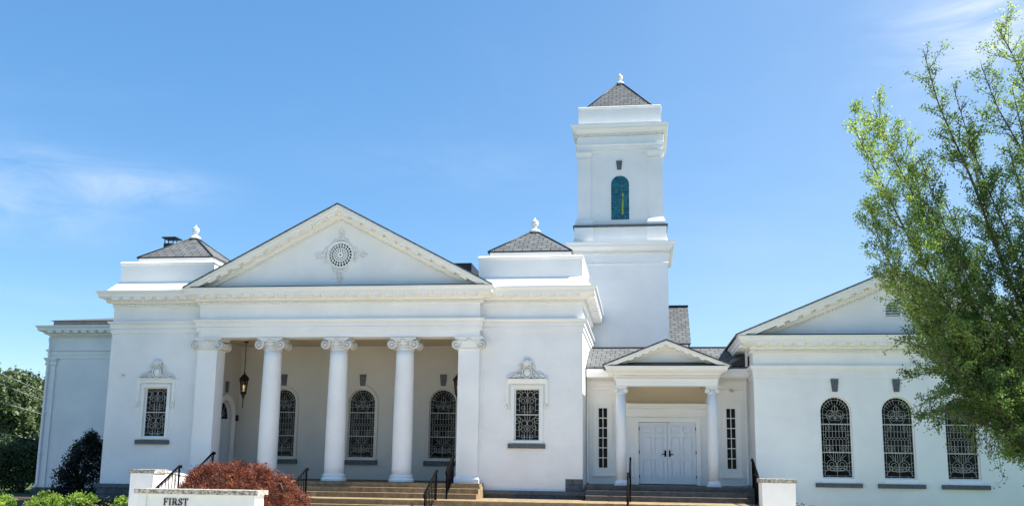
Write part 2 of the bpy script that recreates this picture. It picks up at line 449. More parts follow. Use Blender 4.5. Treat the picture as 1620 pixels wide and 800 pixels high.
# porch end walls; the left one with an arched doorway (built in XZ, turned into the YZ plane)
for s_ in (-1, 1):
    st = len(pw.v)
    hole = [arch_loop(1.69, .0, 2.80, 1.2)] if s_ < 0 else [arch_loop(1.69, .0, 2.80, 1.2)]
    hole = [[(a, b_ + .001) for a, b_ in hole[0]]]
    pw.plate(rect_loop(.3, 2.85, -.02, 5.0), hole, 0, .2)
    pw.xf(lambda x, y, z: (s_ * (4.75 + y), x, z), st)
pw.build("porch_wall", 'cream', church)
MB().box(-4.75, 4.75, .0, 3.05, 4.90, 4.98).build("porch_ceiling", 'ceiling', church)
MB().box(-5.15, 5.15, -.84, 2.85, -.10, 0).build("porch_floor", 'step', church)

# plinth of dark stone
for s_ in (-1, 1):
    pl = MB()
    xa, xb = sorted((s_ * 8.47, s_ * 5.17))
    pl.box(xa, xb, -.10, .3, -1.2, -.34)
    xo = s_ * 8.47; pl.box(min(xo, xo - s_ * .3), max(xo, xo - s_ * .3), .302, 7.2, -1.2, -.34)
    pl.build("stone_plinth", 'rock', church)
for s_ in (-1, 1):
    lg = MB()
    xa, xb = sorted((s_ * 8.54, s_ * 5.17))
    lg.box(xa, xb, -.15, .2, -.34, -.215)
    xo = s_ * 8.54; lg.box(min(xo, xo - s_ * .2), max(xo, xo - s_ * .2), .202, 7.2, -.34, -.215)
    lg.build("plinth_ledge", 'slate', church)
MB().box(7.86, 8.43, -.012, .012, -.212, .18).build("cornerstone", 'rock', church)

# --- entablature round the front
PATH = [(-XW, 7.2), (-XW, 0), (-EN, 0), (-EN, -PF), (EN, -PF), (EN, 0), (XW, 0), (XW, 7.2)]
en = MB()
en.box(-4.98, 4.98, -PF, .36, ZC, 6.30)                      # portico beam
# architrave mouldings
ar = MB().sweep(PATH, [(0, 5.03), (.035, 5.04), (.035, 5.19), (.02, 5.20), (.07, 5.21), (.07, 5.35), (.055, 5.36), (.09, 5.37), (.14, 5.42), (.14, 5.46), (0, 5.47)])
en.build("portico_beam", 'stucco', church)
ar.build("architrave_moulding", 'stucco', church)
def cornice(path, z0, closed=False, proj=.48, dent=.078, mod=.42, h=.55):
    """bed moulding, dentils, modillions and corona; z0 = underside of bed mould, top at z0 + h"""
    k = h / .55
    c = MB()
    c.sweep(path, [(0, z0), (.03, z0 + .01), (.03, z0 + .12 * k), (.10, z0 + .14 * k), (.10, z0 + .20 * k), (proj * .86, z0 + .33 * k), (proj * .86, z0 + .335 * k),
                   (proj * .86, z0 + .42 * k), (proj, z0 + .50 * k), (proj, z0 + .55 * k), (0, z0 + .56 * k)], closed)
    d = MB()
    d.blocks_along(path, dent, dent * .55, .03, .085, z0 + .03 * k, z0 + .11 * k, closed)
    q = MB()
    if mod: q.blocks_along(path, mod, mod * .60, .09, proj * .82, z0 + .19 * k, z0 + .325 * k, closed, rise=.035 * k)
    return c, d, q
c, d, q = cornice(PATH, 5.97)
co = c.build("cornice", 'trim', church)
d.build("dentil_course", 'trim', co); q.build("modillion_course", 'trim', co)

# --- gable: horizontal cornice is the entablature's; raking cornice in elevation
def rake_band(mb, xc, half, zb, slope, n0, n1, y0, y1):
    """band under the roof line between vertical offsets n0 (upper) and n1 (lower), both slopes"""
    za = zb + half * slope
    for s_ in (-1, 1):
        xe0 = min(half, (za - n0 - zb) / slope); xe1 = max(0, (za - n1 - zb) / slope)
        poly = [(xc, za - n0), (xc + s_ * xe0, za - n0 - xe0 * slope), (xc + s_ * xe1, zb), (xc, za - n1)]
        mb.prism(poly, y0, y1, 'y')
    return mb
def gable(parent, xc, half, zb, slope, yf, yt, roof_back, mats=('stucco', 'trim'), sc=1.0, pitch=.42, dent=.078, hole=None, name="pediment", tymp_base=None, roofmat='shingle'):
    za = zb + half * slope
    g = MB()
    zt = za - .34 * sc
    ht = (zt - zb) / slope
    tl = [(xc - ht, zb), (xc + ht, zb), (xc, zt)]
    g.plate(tl, hole or [], yt, yt + .25)
    go = g.build(name, mats[0], parent)
    r = MB()
    rake_band(r, xc, half, zb, slope, .0, .10 * sc, yf, yt + .2)
    rake_band(r, xc, half, zb, slope, .10 * sc, .22 * sc, yf + .06 * sc, yt + .2)
    rake_band(r, xc, half, zb, slope, .22 * sc, .31 * sc, (yf + yt) / 2 + .12 * sc, yt + .2)
    rake_band(r, xc, half, zb, slope, .31 * sc, .40 * sc, yt - .08 * sc, yt + .01)
    ro = r.build("raking_cornice", mats[1], go)
    mo = MB(); de = MB()
    n = int(half / pitch)
    for s_ in (-1, 1):
        for i in range(n):
            x = (i + .55) * pitch
            if x > half - .62 * sc / slope * .8: continue
            w = pitch * .30
            top = lambda xx: za - .215 * sc - xx * slope
            mo.prism([(xc + s_ * (x - w), top(x - w)), (xc + s_ * (x + w), top(x + w)), (xc + s_ * (x + w), top(x + w) - .075 * sc), (xc + s_ * (x - w), top(x - w) - .075 * sc)], yf + .10 * sc, yt - .01)
        k = int((half - .8 * sc / slope) / dent)
        for i in range(k):
            x = (i + .5) * dent; w = dent * .27; top = lambda xx: za - .40 * sc - xx * slope
            de.prism([(xc + s_ * (x - w), top(x - w)), (xc + s_ * (x + w), top(x + w)), (xc + s_ * (x + w), top(x + w) - .075 * sc), (xc + s_ * (x - w), top(x - w) - .075 * sc)], yt - .06 * sc, yt - .004)
    mo.build("modillion", mats[1], ro) if False else None
    mo_o = mo.build("rake_modillions", mats[1], go); de_o = de.build("rake_dentils", mats[1], go)
    rf = MB()
    for s_ in (-1, 1):
        e = .05
        poly = [(xc, za + .003), (xc + s_ * (half + e), zb + .003 - e * slope), (xc + s_ * (half + e), zb + .05 - e * slope), (xc, za + .05)]
        rf.prism(poly, yf - .03, roof_back, 'y')
    rf.build("gable_roof", roofmat, parent)
    fl = MB(); fl.box(xc - half + .05, xc + half - .05, yf + .02, yt + .01, zb + .003, zb + .022)
    fl.build("cornice_flashing", 'flash', parent)
    return go

RC = (.04, 7.70)
ped = gable(church, 0, 5.40, 6.535, .53, -.82, -.34, 3.2, hole=[[(RC[0] + .40 * math.cos(2 * PI * k / 32), RC[1] + .40 * math.sin(2 * PI * k / 32)) for k in range(32)]])
# rosette vent: pierced disc, rim and four leafy arms
holes = []
for ring, (n, rr, hr) in enumerate(((22, .375, .042), (20, .285, .035), (16, .205, .028), (10, .13, .024), (1, .0, .03))):
    for k in range(n):
        a = 2 * PI * (k + .5 * (ring % 2)) / n; cx, cz = RC[0] + rr * math.cos(a), RC[1] + rr * math.sin(a)
        holes.append([(cx + hr * math.cos(2 * PI * j / 8), cz + hr * math.sin(2 * PI * j / 8)) for j in range(8)])
rz = MB().plate([(RC[0] + .47 * math.cos(2 * PI * k / 48), RC[1] + .47 * math.sin(2 * PI * k / 48)) for k in range(48)], holes, -.40, -.388)
rz.build("rosette_grille", 'trim', ped)
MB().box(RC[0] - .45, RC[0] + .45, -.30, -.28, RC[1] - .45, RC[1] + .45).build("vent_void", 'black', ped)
ro_ = MB()
def circ(cx, y, cz, r, n=24, a0=0, a1=2 * PI): return [(cx + r * math.cos(a0 + (a1 - a0) * k / n), y, cz + r * math.sin(a0 + (a1 - a0) * k / n)) for k in range(n + 1)]
ro_.tube(circ(RC[0], -.40, RC[1], .47, 40)[:-1], .022, 6, True)
ro_.tube(circ(RC[0], -.41, RC[1], .22, 30)[:-1], .010, 5, True)
def scroll(mb, cx, y, cz, r, turns, a0, hand, rt, n=22):
    pts = []
    for k in range(n + 1):
        t = k / n; a = a0 + hand * 2 * PI * turns * t; q_ = r * (1 - .82 * t)
        pts.append((cx + q_ * math.cos(a), y, cz + q_ * math.sin(a)))
    mb.tube(pts, [rt * (1 - .4 * k / n) for k in range(n + 1)], 5)
for a in (0, PI / 2, PI, 3 * PI / 2):
    ca, sa = math.cos(a), math.sin(a)
    def P_(u, w): return (RC[0] + ca * u - sa * w, RC[1] + sa * u + ca * w)
    for j in range(26):
        t = j / 25; u = .50 + t * .38; sp = .17 * (1 - t) ** .8 + .02
        x, z = P_(u, random.uniform(-sp, sp)); ro_.sphere((x, -.365, z), random.uniform(.02, .045) * (1.1 - .5 * t), 6, (1, .8, 1))
    x, z = P_(.91, 0); ro_.sphere((x, -.37, z), .045, 8)
    for h in (-1, 1):
        x, z = P_(.80, h * .07); scroll(ro_, x, -.37, z, .06, 1.1, a, h, .014, 14)
        x, z = P_(.52, h * .23); scroll(ro_, x, -.37, z, .085, 1.2, a + PI, h, .017, 14)
        for j in range(14):
            b_ = a + h * (PI / 4) * j / 14; x, z = RC[0] + .535 * math.cos(b_) * (1 + .10 * math.cos(4 * b_)), RC[1] + .535 * math.sin(b_) * (1 + .10 * math.cos(4 * b_))
            ro_.sphere((x, -.36, z), random.uniform(.018, .034), 6)
ro_.build("rosette_ornament", 'trim', ped)

# --- columns and piers
def volute_pair(mb, cx, yf, yb, ztop, halfw, r):
    """front and rear scrolls with bolsters between"""
    for s_ in (-1, 1):
        x = cx + s_ * halfw; z = ztop - r - .05
        mb.lathe([(r * .55, yf + .03), (r * .8, yf + .10), (r * .60, (yf + yb) / 2), (r * .8, yb - .10), (r * .55, yb - .03)], x, z, 14, 'y')
        for y, dr in ((yf, -1), (yb, 1)):
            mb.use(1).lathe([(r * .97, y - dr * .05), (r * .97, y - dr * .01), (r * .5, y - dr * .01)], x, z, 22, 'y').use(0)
            pts = []; rr = []
            for k in range(44):
                t = k / 43; a = PI / 2 + s_ * 2 * PI * 1.8 * t; q_ = r * .96 * (1 - .80 * t)
                pts.append((x + q_ * math.cos(a), y + dr * .016, z + q_ * math.sin(a))); rr.append(.028 * (1 - .45 * t))
            mb.tube(pts, rr, 6)
            mb.sphere((x, y + dr * .02, z), .035, 8)
def capital_ornament(mb, cx, yf, ztop, halfw, r):
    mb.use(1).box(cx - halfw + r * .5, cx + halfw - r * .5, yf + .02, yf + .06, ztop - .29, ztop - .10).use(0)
    for k in range(5):
        x = cx + (k - 2) * (halfw - r * .3) * .42
        mb.sphere((x, yf + .02, ztop - .20), .036, 8, (.8, .8, 1.3))
        mb.tube([(x - .045, yf + .01, ztop - .15), (x - .04, yf, ztop - .23), (x, yf + .0, ztop - .265), (x + .04, yf, ztop - .23), (x + .045, yf + .01, ztop - .15)], .009, 5)
    for k in range(5):
        a = PI * (k + .5) / 5
        mb.tube([(cx, yf, ztop - .15), (cx + .06 * math.cos(a), yf - .03, ztop - .13 + .05 * math.sin(a)), (cx + .10 * math.cos(a), yf - .05, ztop - .12 + .10 * math.sin(a))], [.018, .02, .008], 5)
def round_capital(parent, cx, cy, z, rn, h=.42, halfw=.385, r=.18, depth=.35):
    mb = MB()
    mb.lathe([(rn, z), (rn + .02, z + .02), (rn + .02, z + .05), (rn, z + .06), (rn + .02, z + .12), (rn + .06, z + .22), (rn + .04, z + .30)], cx, cy, 28)
    zt = z + h
    volute_pair(mb, cx, cy - depth, cy + depth, zt - .0, halfw, r)
    mb.box(cx - halfw - .04, cx + halfw + .04, cy - depth + .01, cy + depth - .01, zt - .13, zt - .075)
    mb.sweep([(cx - halfw - .02, cy + depth), (cx - halfw - .02, cy - depth), (cx + halfw + .02, cy - depth), (cx + halfw + .02, cy + depth)], [(-.3, zt - .07), (.0, zt - .07), (.04, zt - .03), (.04, zt + .0), (-.3, zt)], True)
    capital_ornament(mb, cx, cy - depth, zt, halfw, r)
    return mb.build("capital", 'orn', parent, mat2='recess_shade')
for cx in (-2.36, 0.02, 2.36):
    m_ = MB(); prof = []
    zb, zt = .22, 4.40
    for k in range(17):
        t = k / 16; rr = .335 - .035 * max(0, (t - .25) / .75) ** 1.6
        prof.append((rr, zb + (zt - zb) * t))
    m_.lathe(prof, cx, .01, 40)
    co_ = m_.build("column", 'stucco', church)
    b_ = MB().lathe([(.42, .0), (.425, .02), (.425, .09), (.41, .12), (.37, .125), (.365, .15), (.385, .155), (.40, .185), (.385, .215), (.35, .22), (.34, .26)], cx, .01, 40)
    b_.build("column_base", 'stucco', co_)
    round_capital(co_, cx, .01, 4.40, .30)
for s_ in (-1, 1):
    xa, xb = sorted((s_ * 4.27, s_ * 4.98)); cx = (xa + xb) / 2
    p = MB().box(xa, xb, -.32, .34, .16, 4.42).build("pier", 'stucco', church)
    loop = [(xa, .34), (xa, -.32), (xb, -.32), (xb, .34)]
    MB().sweep(loop, [(0, 0), (.07, 0), (.07, .14), (.05, .16), (.03, .2), (0, .22)], True).build("pier_base", 'stucco', p)
    cb = MB()
    cb.sweep(loop, [(0, 4.38), (.03, 4.40), (.03, 4.44), (.015, 4.46), (.015, 4.5), (.05, 4.6), (.06, 4.68), (0, 4.70)], True)
    volute_pair(cb, cx, -.36, .38, 4.80, .42, .18)
    cb.sweep([(xa - .08, .36), (xa - .08, -.34), (xb + .08, -.34), (xb + .08, .36)], [(-.3, 4.73), (.0, 4.73), (.05, 4.78), (.05, 4.84), (-.3, 4.84)], True)
    cb.box(xa - .03, xb + .03, -.345, .36, 4.62, 4.73)
    capital_ornament(cb, cx, -.36, 4.81, .40, .155)
    cb.build("capital", 'orn', p, mat2='recess_shade')

# --- leaded windows
def seg(mb, pts, r, y): mb.tube([(x, y, z) for x, z in pts], r, 4, smooth=False)
def arc_pts(cx, cz, r, a0, a1, n=12): return [(cx + r * math.cos(a0 + (a1 - a0) * k / n), cz + r * math.sin(a0 + (a1 - a0) * k / n)) for k in range(n + 1)]
def spiral(cx, cz, r, turns, a0, hand, n=24): return [(cx + r * (1 - .75 * k / n) * math.cos(a0 + hand * 2 * PI * turns * k / n), cz + r * (1 - .75 * k / n) * math.sin(a0 + hand * 2 * PI * turns * k / n)) for k in range(n + 1)]
def arch_tracery(cx, z0, z1, w, y, r=.006):
    mb = MB(); h = z1 - z0; hw = w / 2; zs = z1 - hw
    F = lambda fr: z1 - fr * h
    def width_at(z):
        return hw if z <= zs else math.sqrt(max(0, hw * hw - (z - zs) ** 2))
    for fr in (.337, .69): mb.box(cx - hw, cx + hw, y - .02, y + .01, F(fr) - .018, F(fr) + .018)
    for fr in (.257, .425, .60, .863, .915):
        x = width_at(F(fr)); seg(mb, [(cx - x, F(fr)), (cx + x, F(fr))], r, y)
    ins = hw - .075
    seg(mb, [(cx - ins, z0 + .05), (cx - ins, zs)] + [(cx + ins * math.cos(a), zs + ins * math.sin(a)) for a in [PI - PI * k / 16 for k in range(17)]] + [(cx + ins, zs), (cx + ins, z0 + .05), (cx - ins, z0 + .05)], r, y)
    for k in range(1, 12):
        a = PI * k / 12; r0 = hw * (.58 if k % 2 else .62)
        seg(mb, [(cx + hw * math.cos(a), zs + hw * math.sin(a)), (cx + r0 * math.cos(a), zs + r0 * math.sin(a) - .03)], r, y)
    # head: trefoil wreath
    cz = F(.21)
    for (dx, dz, q_) in ((0, .17, .09), (-.15, .02, .105), (.15, .02, .105), (-.10, -.12, .085), (.10, -.12, .085)):
        seg(mb, arc_pts(cx + dx, cz + dz, q_, 0, 2 * PI, 14), r, y)
    for s_ in (-1, 1):
        seg(mb, spiral(cx + s_ * .13, cz + .0, .10, 1.3, PI / 2, s_), r * .9, y)
        seg(mb, [(cx + s_ * .26, cz + .12), (cx + s_ * hw, cz + .20)], r, y); seg(mb, [(cx + s_ * .22, cz - .06), (cx + s_ * hw, cz + .02)], r, y)
        seg(mb, [(cx + s_ * .30, cz + .02), (cx + s_ * .16, F(.337))], r, y)
        seg(mb, spiral(cx + s_ * .24, F(.385), .085, 1.2, PI / 2, s_), r, y)
        seg(mb, spiral(cx + s_ * .24, F(.65), .085, 1.4, -PI / 2, -s_), r, y)
        seg(mb, arc_pts(cx + s_ * .24, F(.65), .12, 0, PI, 10), r * .9, y)
    # middle: lights with a honeycomb row
    n = 6; xs = [(-.5 + (k + .0) / n) * .62 for k in range(n + 1)]
    hz = F(.516); a = .62 / n / 2
    for x in xs:
        seg(mb, [(cx + x, F(.345)), (cx + x, hz + .045)], r, y); seg(mb, [(cx + x, hz - .045), (cx + x, F(.68))], r, y)
    for k in range(n + 1):
        x = cx + xs[k]
        seg(mb, [(x, hz + .045), (x + a, hz + .015), (x + a, hz - .015), (x, hz - .045), (x - a, hz - .015), (x - a, hz + .015), (x, hz + .045)], r, y)
    for fr in (.47, .56): seg(mb, [(cx - hw, F(fr)), (cx - .31, F(fr))], r, y); seg(mb, [(cx + .31, F(fr)), (cx + hw, F(fr))], r, y)
    # foot: paired scrolls
    cz = F(.845)
    for s_ in (-1, 1):
        seg(mb, spiral(cx + s_ * .145, cz, .145, 1.5, PI / 2, s_, 30), r, y)
        seg(mb, arc_pts(cx + s_ * .145, cz - .01, .165, PI / 2, PI / 2 - s_ * 1.6 * PI, 22), r, y)
        for k in range(3): seg(mb, arc_pts(cx + s_ * (.06 + .10 * k), cz - .16 + .03 * k * k * .6, .055, 0, 2 * PI, 10), r * .9, y)
        seg(mb, [(cx + s_ * .10, cz + .16), (cx + s_ * .22, F(.70))], r, y)
        seg(mb, [(cx + s_ * .16, cz + .15), (cx + s_ * .20, cz + .24), (cx + s_ * .30, F(.72))], r, y)
        seg(mb, [(cx + s_ * .30, cz + .03), (cx + s_ * hw, cz + .10)], r, y); seg(mb, [(cx + s_ * .28, cz - .12), (cx + s_ * hw, z0 + .03)], r, y)
    for x in (-.10, -.035, .035, .10): seg(mb, [(cx + x, F(.70)), (cx + x, cz + .10)], r, y)
    seg(mb, [(cx, z1 - .02), (cx, F(.30))], r, y); seg(mb, [(cx, cz + .08), (cx, z0)], r, y)
    for x in (-.25, .25): seg(mb, [(cx + x, z0), (cx + x, z0 + .06)], r, y)
    return mb
def rect_tracery(cx, z0, z1, w, y, r=.006):
    mb = MB(); h = z1 - z0; hw = w / 2; zm = z0 + h * .50
    mb.box(cx - hw, cx + hw, y - .02, y + .01, zm - .018, zm + .018)
    for (ca, cb, top) in ((zm, z1, True), (z0, zm, False)):
        hh = cb - ca; mid = ca + hh * (.55 if top else .42)
        for fr in ((.2, .42, .62, .84) if top else (.15, .40, .65, .85)):
            z = ca + hh * fr
            for s_ in (-1, 1): seg(mb, [(cx + s_ * hw, z), (cx + s_ * (hw - .14), z + (.03 if fr > .5 else -.02))], r, y)
        for s_ in (-1, 1):
            seg(mb, [(cx + s_ * (hw - .14), ca + hh * .1), (cx + s_ * (hw - .12), ca + hh * .5), (cx + s_ * (hw - .17), ca + hh * .88)], r, y)
            seg(mb, spiral(cx + s_ * .13, mid, .12, 1.5, PI / 2, s_, 26), r, y)
            seg(mb, spiral(cx + s_ * .15, mid - .24, .09, 1.3, -PI / 2, -s_, 20), r * .9, y)
            seg(mb, arc_pts(cx + s_ * .10, mid + .20, .09, 0, 2 * PI, 14), r, y)
            seg(mb, arc_pts(cx + s_ * .24, mid + .06, .06, 0, 2 * PI, 12), r, y)
            seg(mb, [(cx + s_ * .12, mid + .28), (cx + s_ * (hw - .04), cb)], r, y); seg(mb, [(cx + s_ * .20, mid + .22), (cx + s_ * hw, mid + .34)], r, y)
            seg(mb, [(cx + s_ * .06, mid + .29), (cx + s_ * .10, cb)], r, y)
        seg(mb, [(cx, ca), (cx, cb)], r, y)
        for x in (-.09, .09): seg(mb, [(cx + x, ca), (cx + x, mid - .12)], r, y)
        seg(mb, [(cx - .20, ca + .10), (cx + .20, ca + .10)], r, y)
    for s_ in (-1, 1): seg(mb, [(cx + s_ * (hw - .008), z0), (cx + s_ * (hw - .008), z1)], r, y)
    return mb

def keystone(parent, cx, z0, z1, w0, w1, yf, yb):
    return MB().prism([(cx - w0 / 2, z0), (cx + w0 / 2, z0), (cx + w1 / 2, z1), (cx - w1 / 2, z1)], yf, yb).build("keystone", 'slate', parent)
def arched_window(cx, z0, z1, w, yw, sill, key, frame=.0, reveal=.14, came='came', name="arched_window", fmat='trim'):
    """leaded window set into an arched opening in a wall whose face is at yw"""
    g = group(name)
    yg = yw + reveal
    MB().plate(arch_loop(cx, z0 + .003, z1 - .003, w - .006), [], yg, yg + .02).build("glass", 'glass', g)
    arch_tracery(cx, z0 + .03, z1 - .03, w - .07, yg - .014).build("leading", came, g)
    fr = MB().plate(arch_loop(cx, z0 + .002, z1 - .002, w - .004), [arch_loop(cx, z0 + .035, z1 - .035, w - .07)], yg - .045, yg - .001)
    if frame:
        fr.plate(arch_loop(cx, z0 - frame * .35, z1 + frame, w + 2 * frame), [arch_loop(cx, z0, z1, w)], yw - .035, yw - .001)
        fr.plate(arch_loop(cx, z0 - frame * .55, z1 + frame + .035, w + 2 * frame + .07), [arch_loop(cx, z0 - frame * .3, z1 + frame, w + 2 * frame)], yw - .055, yw - .002)
    fr.build("window_frame", fmat, g)
    sx0, sx1, sz0, sz1 = sill
    MB().box(sx0, sx1, yw - .09, yw + reveal - .002, sz0, sz1).build("window_sill", 'slate', g)
    MB().prism([(yw - .04, sz1 + .002), (yw + reveal - .003, sz1 + .002), (yw + reveal - .003, z0 + .03), (yw + .0, z0 - .01), (yw - .04, sz1 + .03)], cx - w / 2 - .02, cx + w / 2 + .02, 'x').xf(lambda x, y, z: (x, y, z)).build("sub_sill", 'trim', g)
    if key: keystone(g, cx, key[0], key[1], key[2], key[3], yw - .05, yw + .02)
    return g
for x in PBX:
    arched_window(x, .77, 3.30, 1.0, 2.85, (x - .66, x + .66, .53, .70), (3.42, 3.84, .17, .25), frame=.085, came='came_dark', reveal=.12, name="porch_window", fmat='cream')

# pavilion windows with moulded surround and cartouche
for s_ in (-1, 1):
    cx = s_ * WX; g = group("crested_window")
    MB().box(cx - .42, cx + .42, .13, .15, 1.402, 3.118).build("glass", 'glass', g)
    rect_tracery(cx, 1.43, 3.09, .79, .115).build("leading", 'came', g)
    fr = MB().plate(rect_loop(cx - .423, cx + .423, 1.402, 3.118), [rect_loop(cx - .39, cx + .39, 1.435, 3.085)], .09, .128)
    fr.plate(rect_loop(cx - .54, cx + .54, 1.33, 3.24), [rect_loop(cx - .425, cx + .425, 1.40, 3.12)], -.05, -.001)
    fr.plate(rect_loop(cx - .50, cx + .50, 1.36, 3.20), [rect_loop(cx - .44, cx + .44, 1.385, 3.135)], -.065, -.049)
    fr.build("window_frame", 'trim', g)
    MB().box(cx - .62, cx + .62, -.10, .0, 1.15, 1.30).build("window_sill", 'slate', g)
    hd = MB().sweep([(cx - .60, 0), (cx - .60, -.07), (cx + .60, -.07), (cx + .60, 0)], [(-.2, 3.26), (0, 3.26), (.03, 3.29), (.035, 3.36), (.075, 3.40), (.075, 3.44), (-.2, 3.44)])
    for q_ in (-1, 1):
        xo = cx + q_ * .66
        hd.box(xo - .055, xo + .055, -.08, 0, 2.62, 3.40); hd.box(xo - .03, xo + .03, -.10, -.08, 2.66, 3.38)
        scroll(hd, xo, -.07, 2.55, .08, 1.2, PI / 2, q_, .024, 16)
        for k in range(7): hd.sphere((xo + random.uniform(-.05, .05), -.06, 2.55 - .02 * k + random.uniform(-.02, .02)), .028, 6)
    hd.build("window_hood", 'trim', g)
    cr = MB(); y = -.07
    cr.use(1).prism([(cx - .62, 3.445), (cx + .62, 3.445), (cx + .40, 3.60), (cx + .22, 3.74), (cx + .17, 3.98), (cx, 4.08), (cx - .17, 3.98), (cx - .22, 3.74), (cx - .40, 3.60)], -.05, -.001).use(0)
    # cartouche: oval boss in a scrolled frame, shell on top, foliage trailing to both sides
    cr.sphere((cx, y, 3.66), .13, 16, (.9, .5, 1.15))
    cr.tube([(cx + .155 * math.cos(2 * PI * k / 24), y - .02, 3.66 + .19 * math.sin(2 * PI * k / 24)) for k in range(24)], .024, 6, True)
    for q_ in (-1, 1):
        scroll(cr, cx + q_ * .20, y, 3.85, .075, 1.3, -PI / 2, q_, .022, 18); scroll(cr, cx + q_ * .24, y, 3.53, .09, 1.3, PI / 2, -q_, .024, 18)
        scroll(cr, cx + q_ * .46, y, 3.54, .09, 1.4, PI, q_, .020, 18); scroll(cr, cx + q_ * .60, y, 3.50, .05, 1.2, 0, -q_, .015, 14)
        for k in range(26):
            t = k / 25; x = cx + q_ * (.14 + .52 * t); z = 3.46 + random.uniform(.0, .30) * (1 - t) ** 1.1 + .05
            cr.sphere((x, y + random.uniform(-.03, .03), z), random.uniform(.018, .038), 6)
        cr.tube([(cx + q_ * .10, y, 3.86), (cx + q_ * .13, y - .02, 3.98), (cx + q_ * .09, y - .04, 4.10)], [.03, .028, .02], 6)
    for k in range(7):
        a = PI * (.16 + .68 * k / 6)
        cr.tube([(cx, y - .01, 3.86), (cx + .09 * math.cos(a), y - .05, 3.90 + .12 * math.sin(a)), (cx + .13 * math.cos(a), y - .03, 3.90 + .22 * math.sin(a))], [.024, .028, .014], 6)
    for k in range(12): cr.sphere((cx + random.uniform(-.12, .12), y - .02, 3.86 + random.uniform(-.04, .16)), random.uniform(.02, .035), 6)
    cr.build("cartouche", 'orn', g, mat2='recess_shade')
MB().box(-7.90, -7.80, -.06, 0, 3.52, 3.57).sphere((-7.85, -.07, 3.54), .035, 8).build("wall_fixture", 'came', church)

# arched door in the left end of the porch, another facing it
for s_ in (-1, 1):
    g = group("porch_door"); X = lambda y: s_ * (4.75 + y)
    def side(mb): return mb.xf(lambda x, y, z: (s_ * (4.75 + y), x, z))
    side(MB().plate(arch_loop(1.69, .004, 2.797, 1.194), [arch_loop(1.69, 2.12, 2.72, 1.04)], .10, .16)).build("door_leaf", 'door', g)
    side(MB().plate(arch_loop(1.69, 2.13, 2.70, 1.02), [], .13, .14)).build("fanlight", 'glass', g)
    t_ = MB()
    for k in range(1, 6):
        a = PI * k / 6; t_.tube([(1.69, .12, 2.18), (1.69 + .5 * math.cos(a), .12, 2.18 + .5 * math.sin(a))], .008, 4)
    side(t_).build("fanlight_bars", 'came', g)
    side(MB().plate(arch_loop(1.69, 0.004, 2.94, 1.46), [arch_loop(1.69, -.02, 2.80, 1.2)], -.05, -.001).plate(arch_loop(1.69, .006, 3.0, 1.56), [arch_loop(1.69, -.02, 2.92, 1.42)], -.07, -.002)).build("door_frame", 'trim', g)
    side(MB().prism([(1.61, 3.08), (1.77, 3.08), (1.81, 3.48), (1.57, 3.48)], -.05, .0)).build("keystone", 'slate', g)
MB().box(-4.74, -4.70, 2.60, 2.80, 2.08, 2.30).build("wall_plaque", 'bronze', church)
sp = MB().box(1.70, 1.84, 2.78, 2.85, 2.42, 2.56).tube([(1.77, 2.78, 2.5), (1.72, 2.66, 2.46)], .045, 8); sp.build("floodlight", 'bronze', church)

# --- attic blocks above the pavilions with pyramid roofs and urns
def urn(parent, cx, cy, z, s=1.0):
    return MB().lathe([(.24 * s, z - .06), (.20 * s, z + .02 * s), (.10 * s, z + .09 * s), (.06 * s, z + .13 * s), (.06 * s, z + .16 * s), (.12 * s, z + .22 * s), (.145 * s, z + .30 * s), (.12 * s, z + .34 * s), (.135 * s, z + .36 * s), (.135 * s, z + .385 * s), (.08 * s, z + .42 * s), (.03 * s, z + .46 * s), (.03 * s, z + .50 * s), (.005, z + .53 * s)], cx, cy, 20).build("urn_finial", 'stucco', parent)
def pyramid(parent, cx, cy, half, z0, z1):
    mb = MB(); h = half
    mb.add([(cx - h, cy - h, z0), (cx + h, cy - h, z0), (cx + h, cy + h, z0), (cx - h, cy + h, z0), (cx, cy, z1)], [(0, 1, 4), (1, 2, 4), (2, 3, 4), (3, 0, 4), (0, 3, 2, 1)])
    r = mb.build("pyramid_roof", 'shingle', parent)
    hp = MB()
    for a, b in ((-1, -1), (1, -1), (1, 1), (-1, 1)): hp.tube([(cx + a * h, cy + b * h, z0 + .01), (cx, cy, z1 + .015)], .028, 5)
    e = [(cx - h, cy + h), (cx - h, cy - h), (cx + h, cy - h), (cx + h, cy + h)]
    hp.sweep(e, [(-.02, z0 - .03), (.02, z0 - .03), (.02, z0 + .01), (-.02, z0 + .02)], True)
    hp.build("roof_edge", 'flash', parent)
for s_ in (-1, 1):
    g = group("attic_block")
    xa, xb = sorted((s_ * 4.82, s_ * 8.40)); y0, y1 = .2, 3.85
    loop = [(xa, y1), (xa, y0), (xb, y0), (xb, y1)]
    MB().sweep(loop, [(-.4, 6.53), (.30, 6.53), (.30, 6.60), (.03, 6.93), (0, 6.95), (0, 7.58), (.04, 7.60), (.04, 7.64), (-.0, 7.70), (-.3, 7.70)], True).build("parapet", 'stucco', g)
    MB().box(xa + .1, xb - .1, y0 + .1, y1 - .1, 7.55, 7.68).build("attic_deck", 'stucco', g)
    cx = s_ * 6.55; h = 1.42
    MB().box(cx - h, cx + h, 2.03 - h, 2.03 + h, 7.66, 7.93).build("roof_curb", 'stucco', g)
    pyramid(g, cx, 2.03, 1.47, 7.93, 9.02)
    urn(g, cx, 2.03, 9.0, .95)
gb = group("roof_vent_hood")
bx = MB().box(-9.86, -9.44, 5.8, 6.2, 9.3, 9.72).build("vent_shaft", 'flash', gb); MB().box(-9.92, -9.28, 5.7, 6.3, 9.93, 9.98).build("vent_cap", 'flash', gb)
v_ = MB()
for a in (-9.84, -9.46):
    for b in (5.84, 6.16): v_.box(a - .015, a + .015, b - .015, b + .015, 9.7, 9.94)
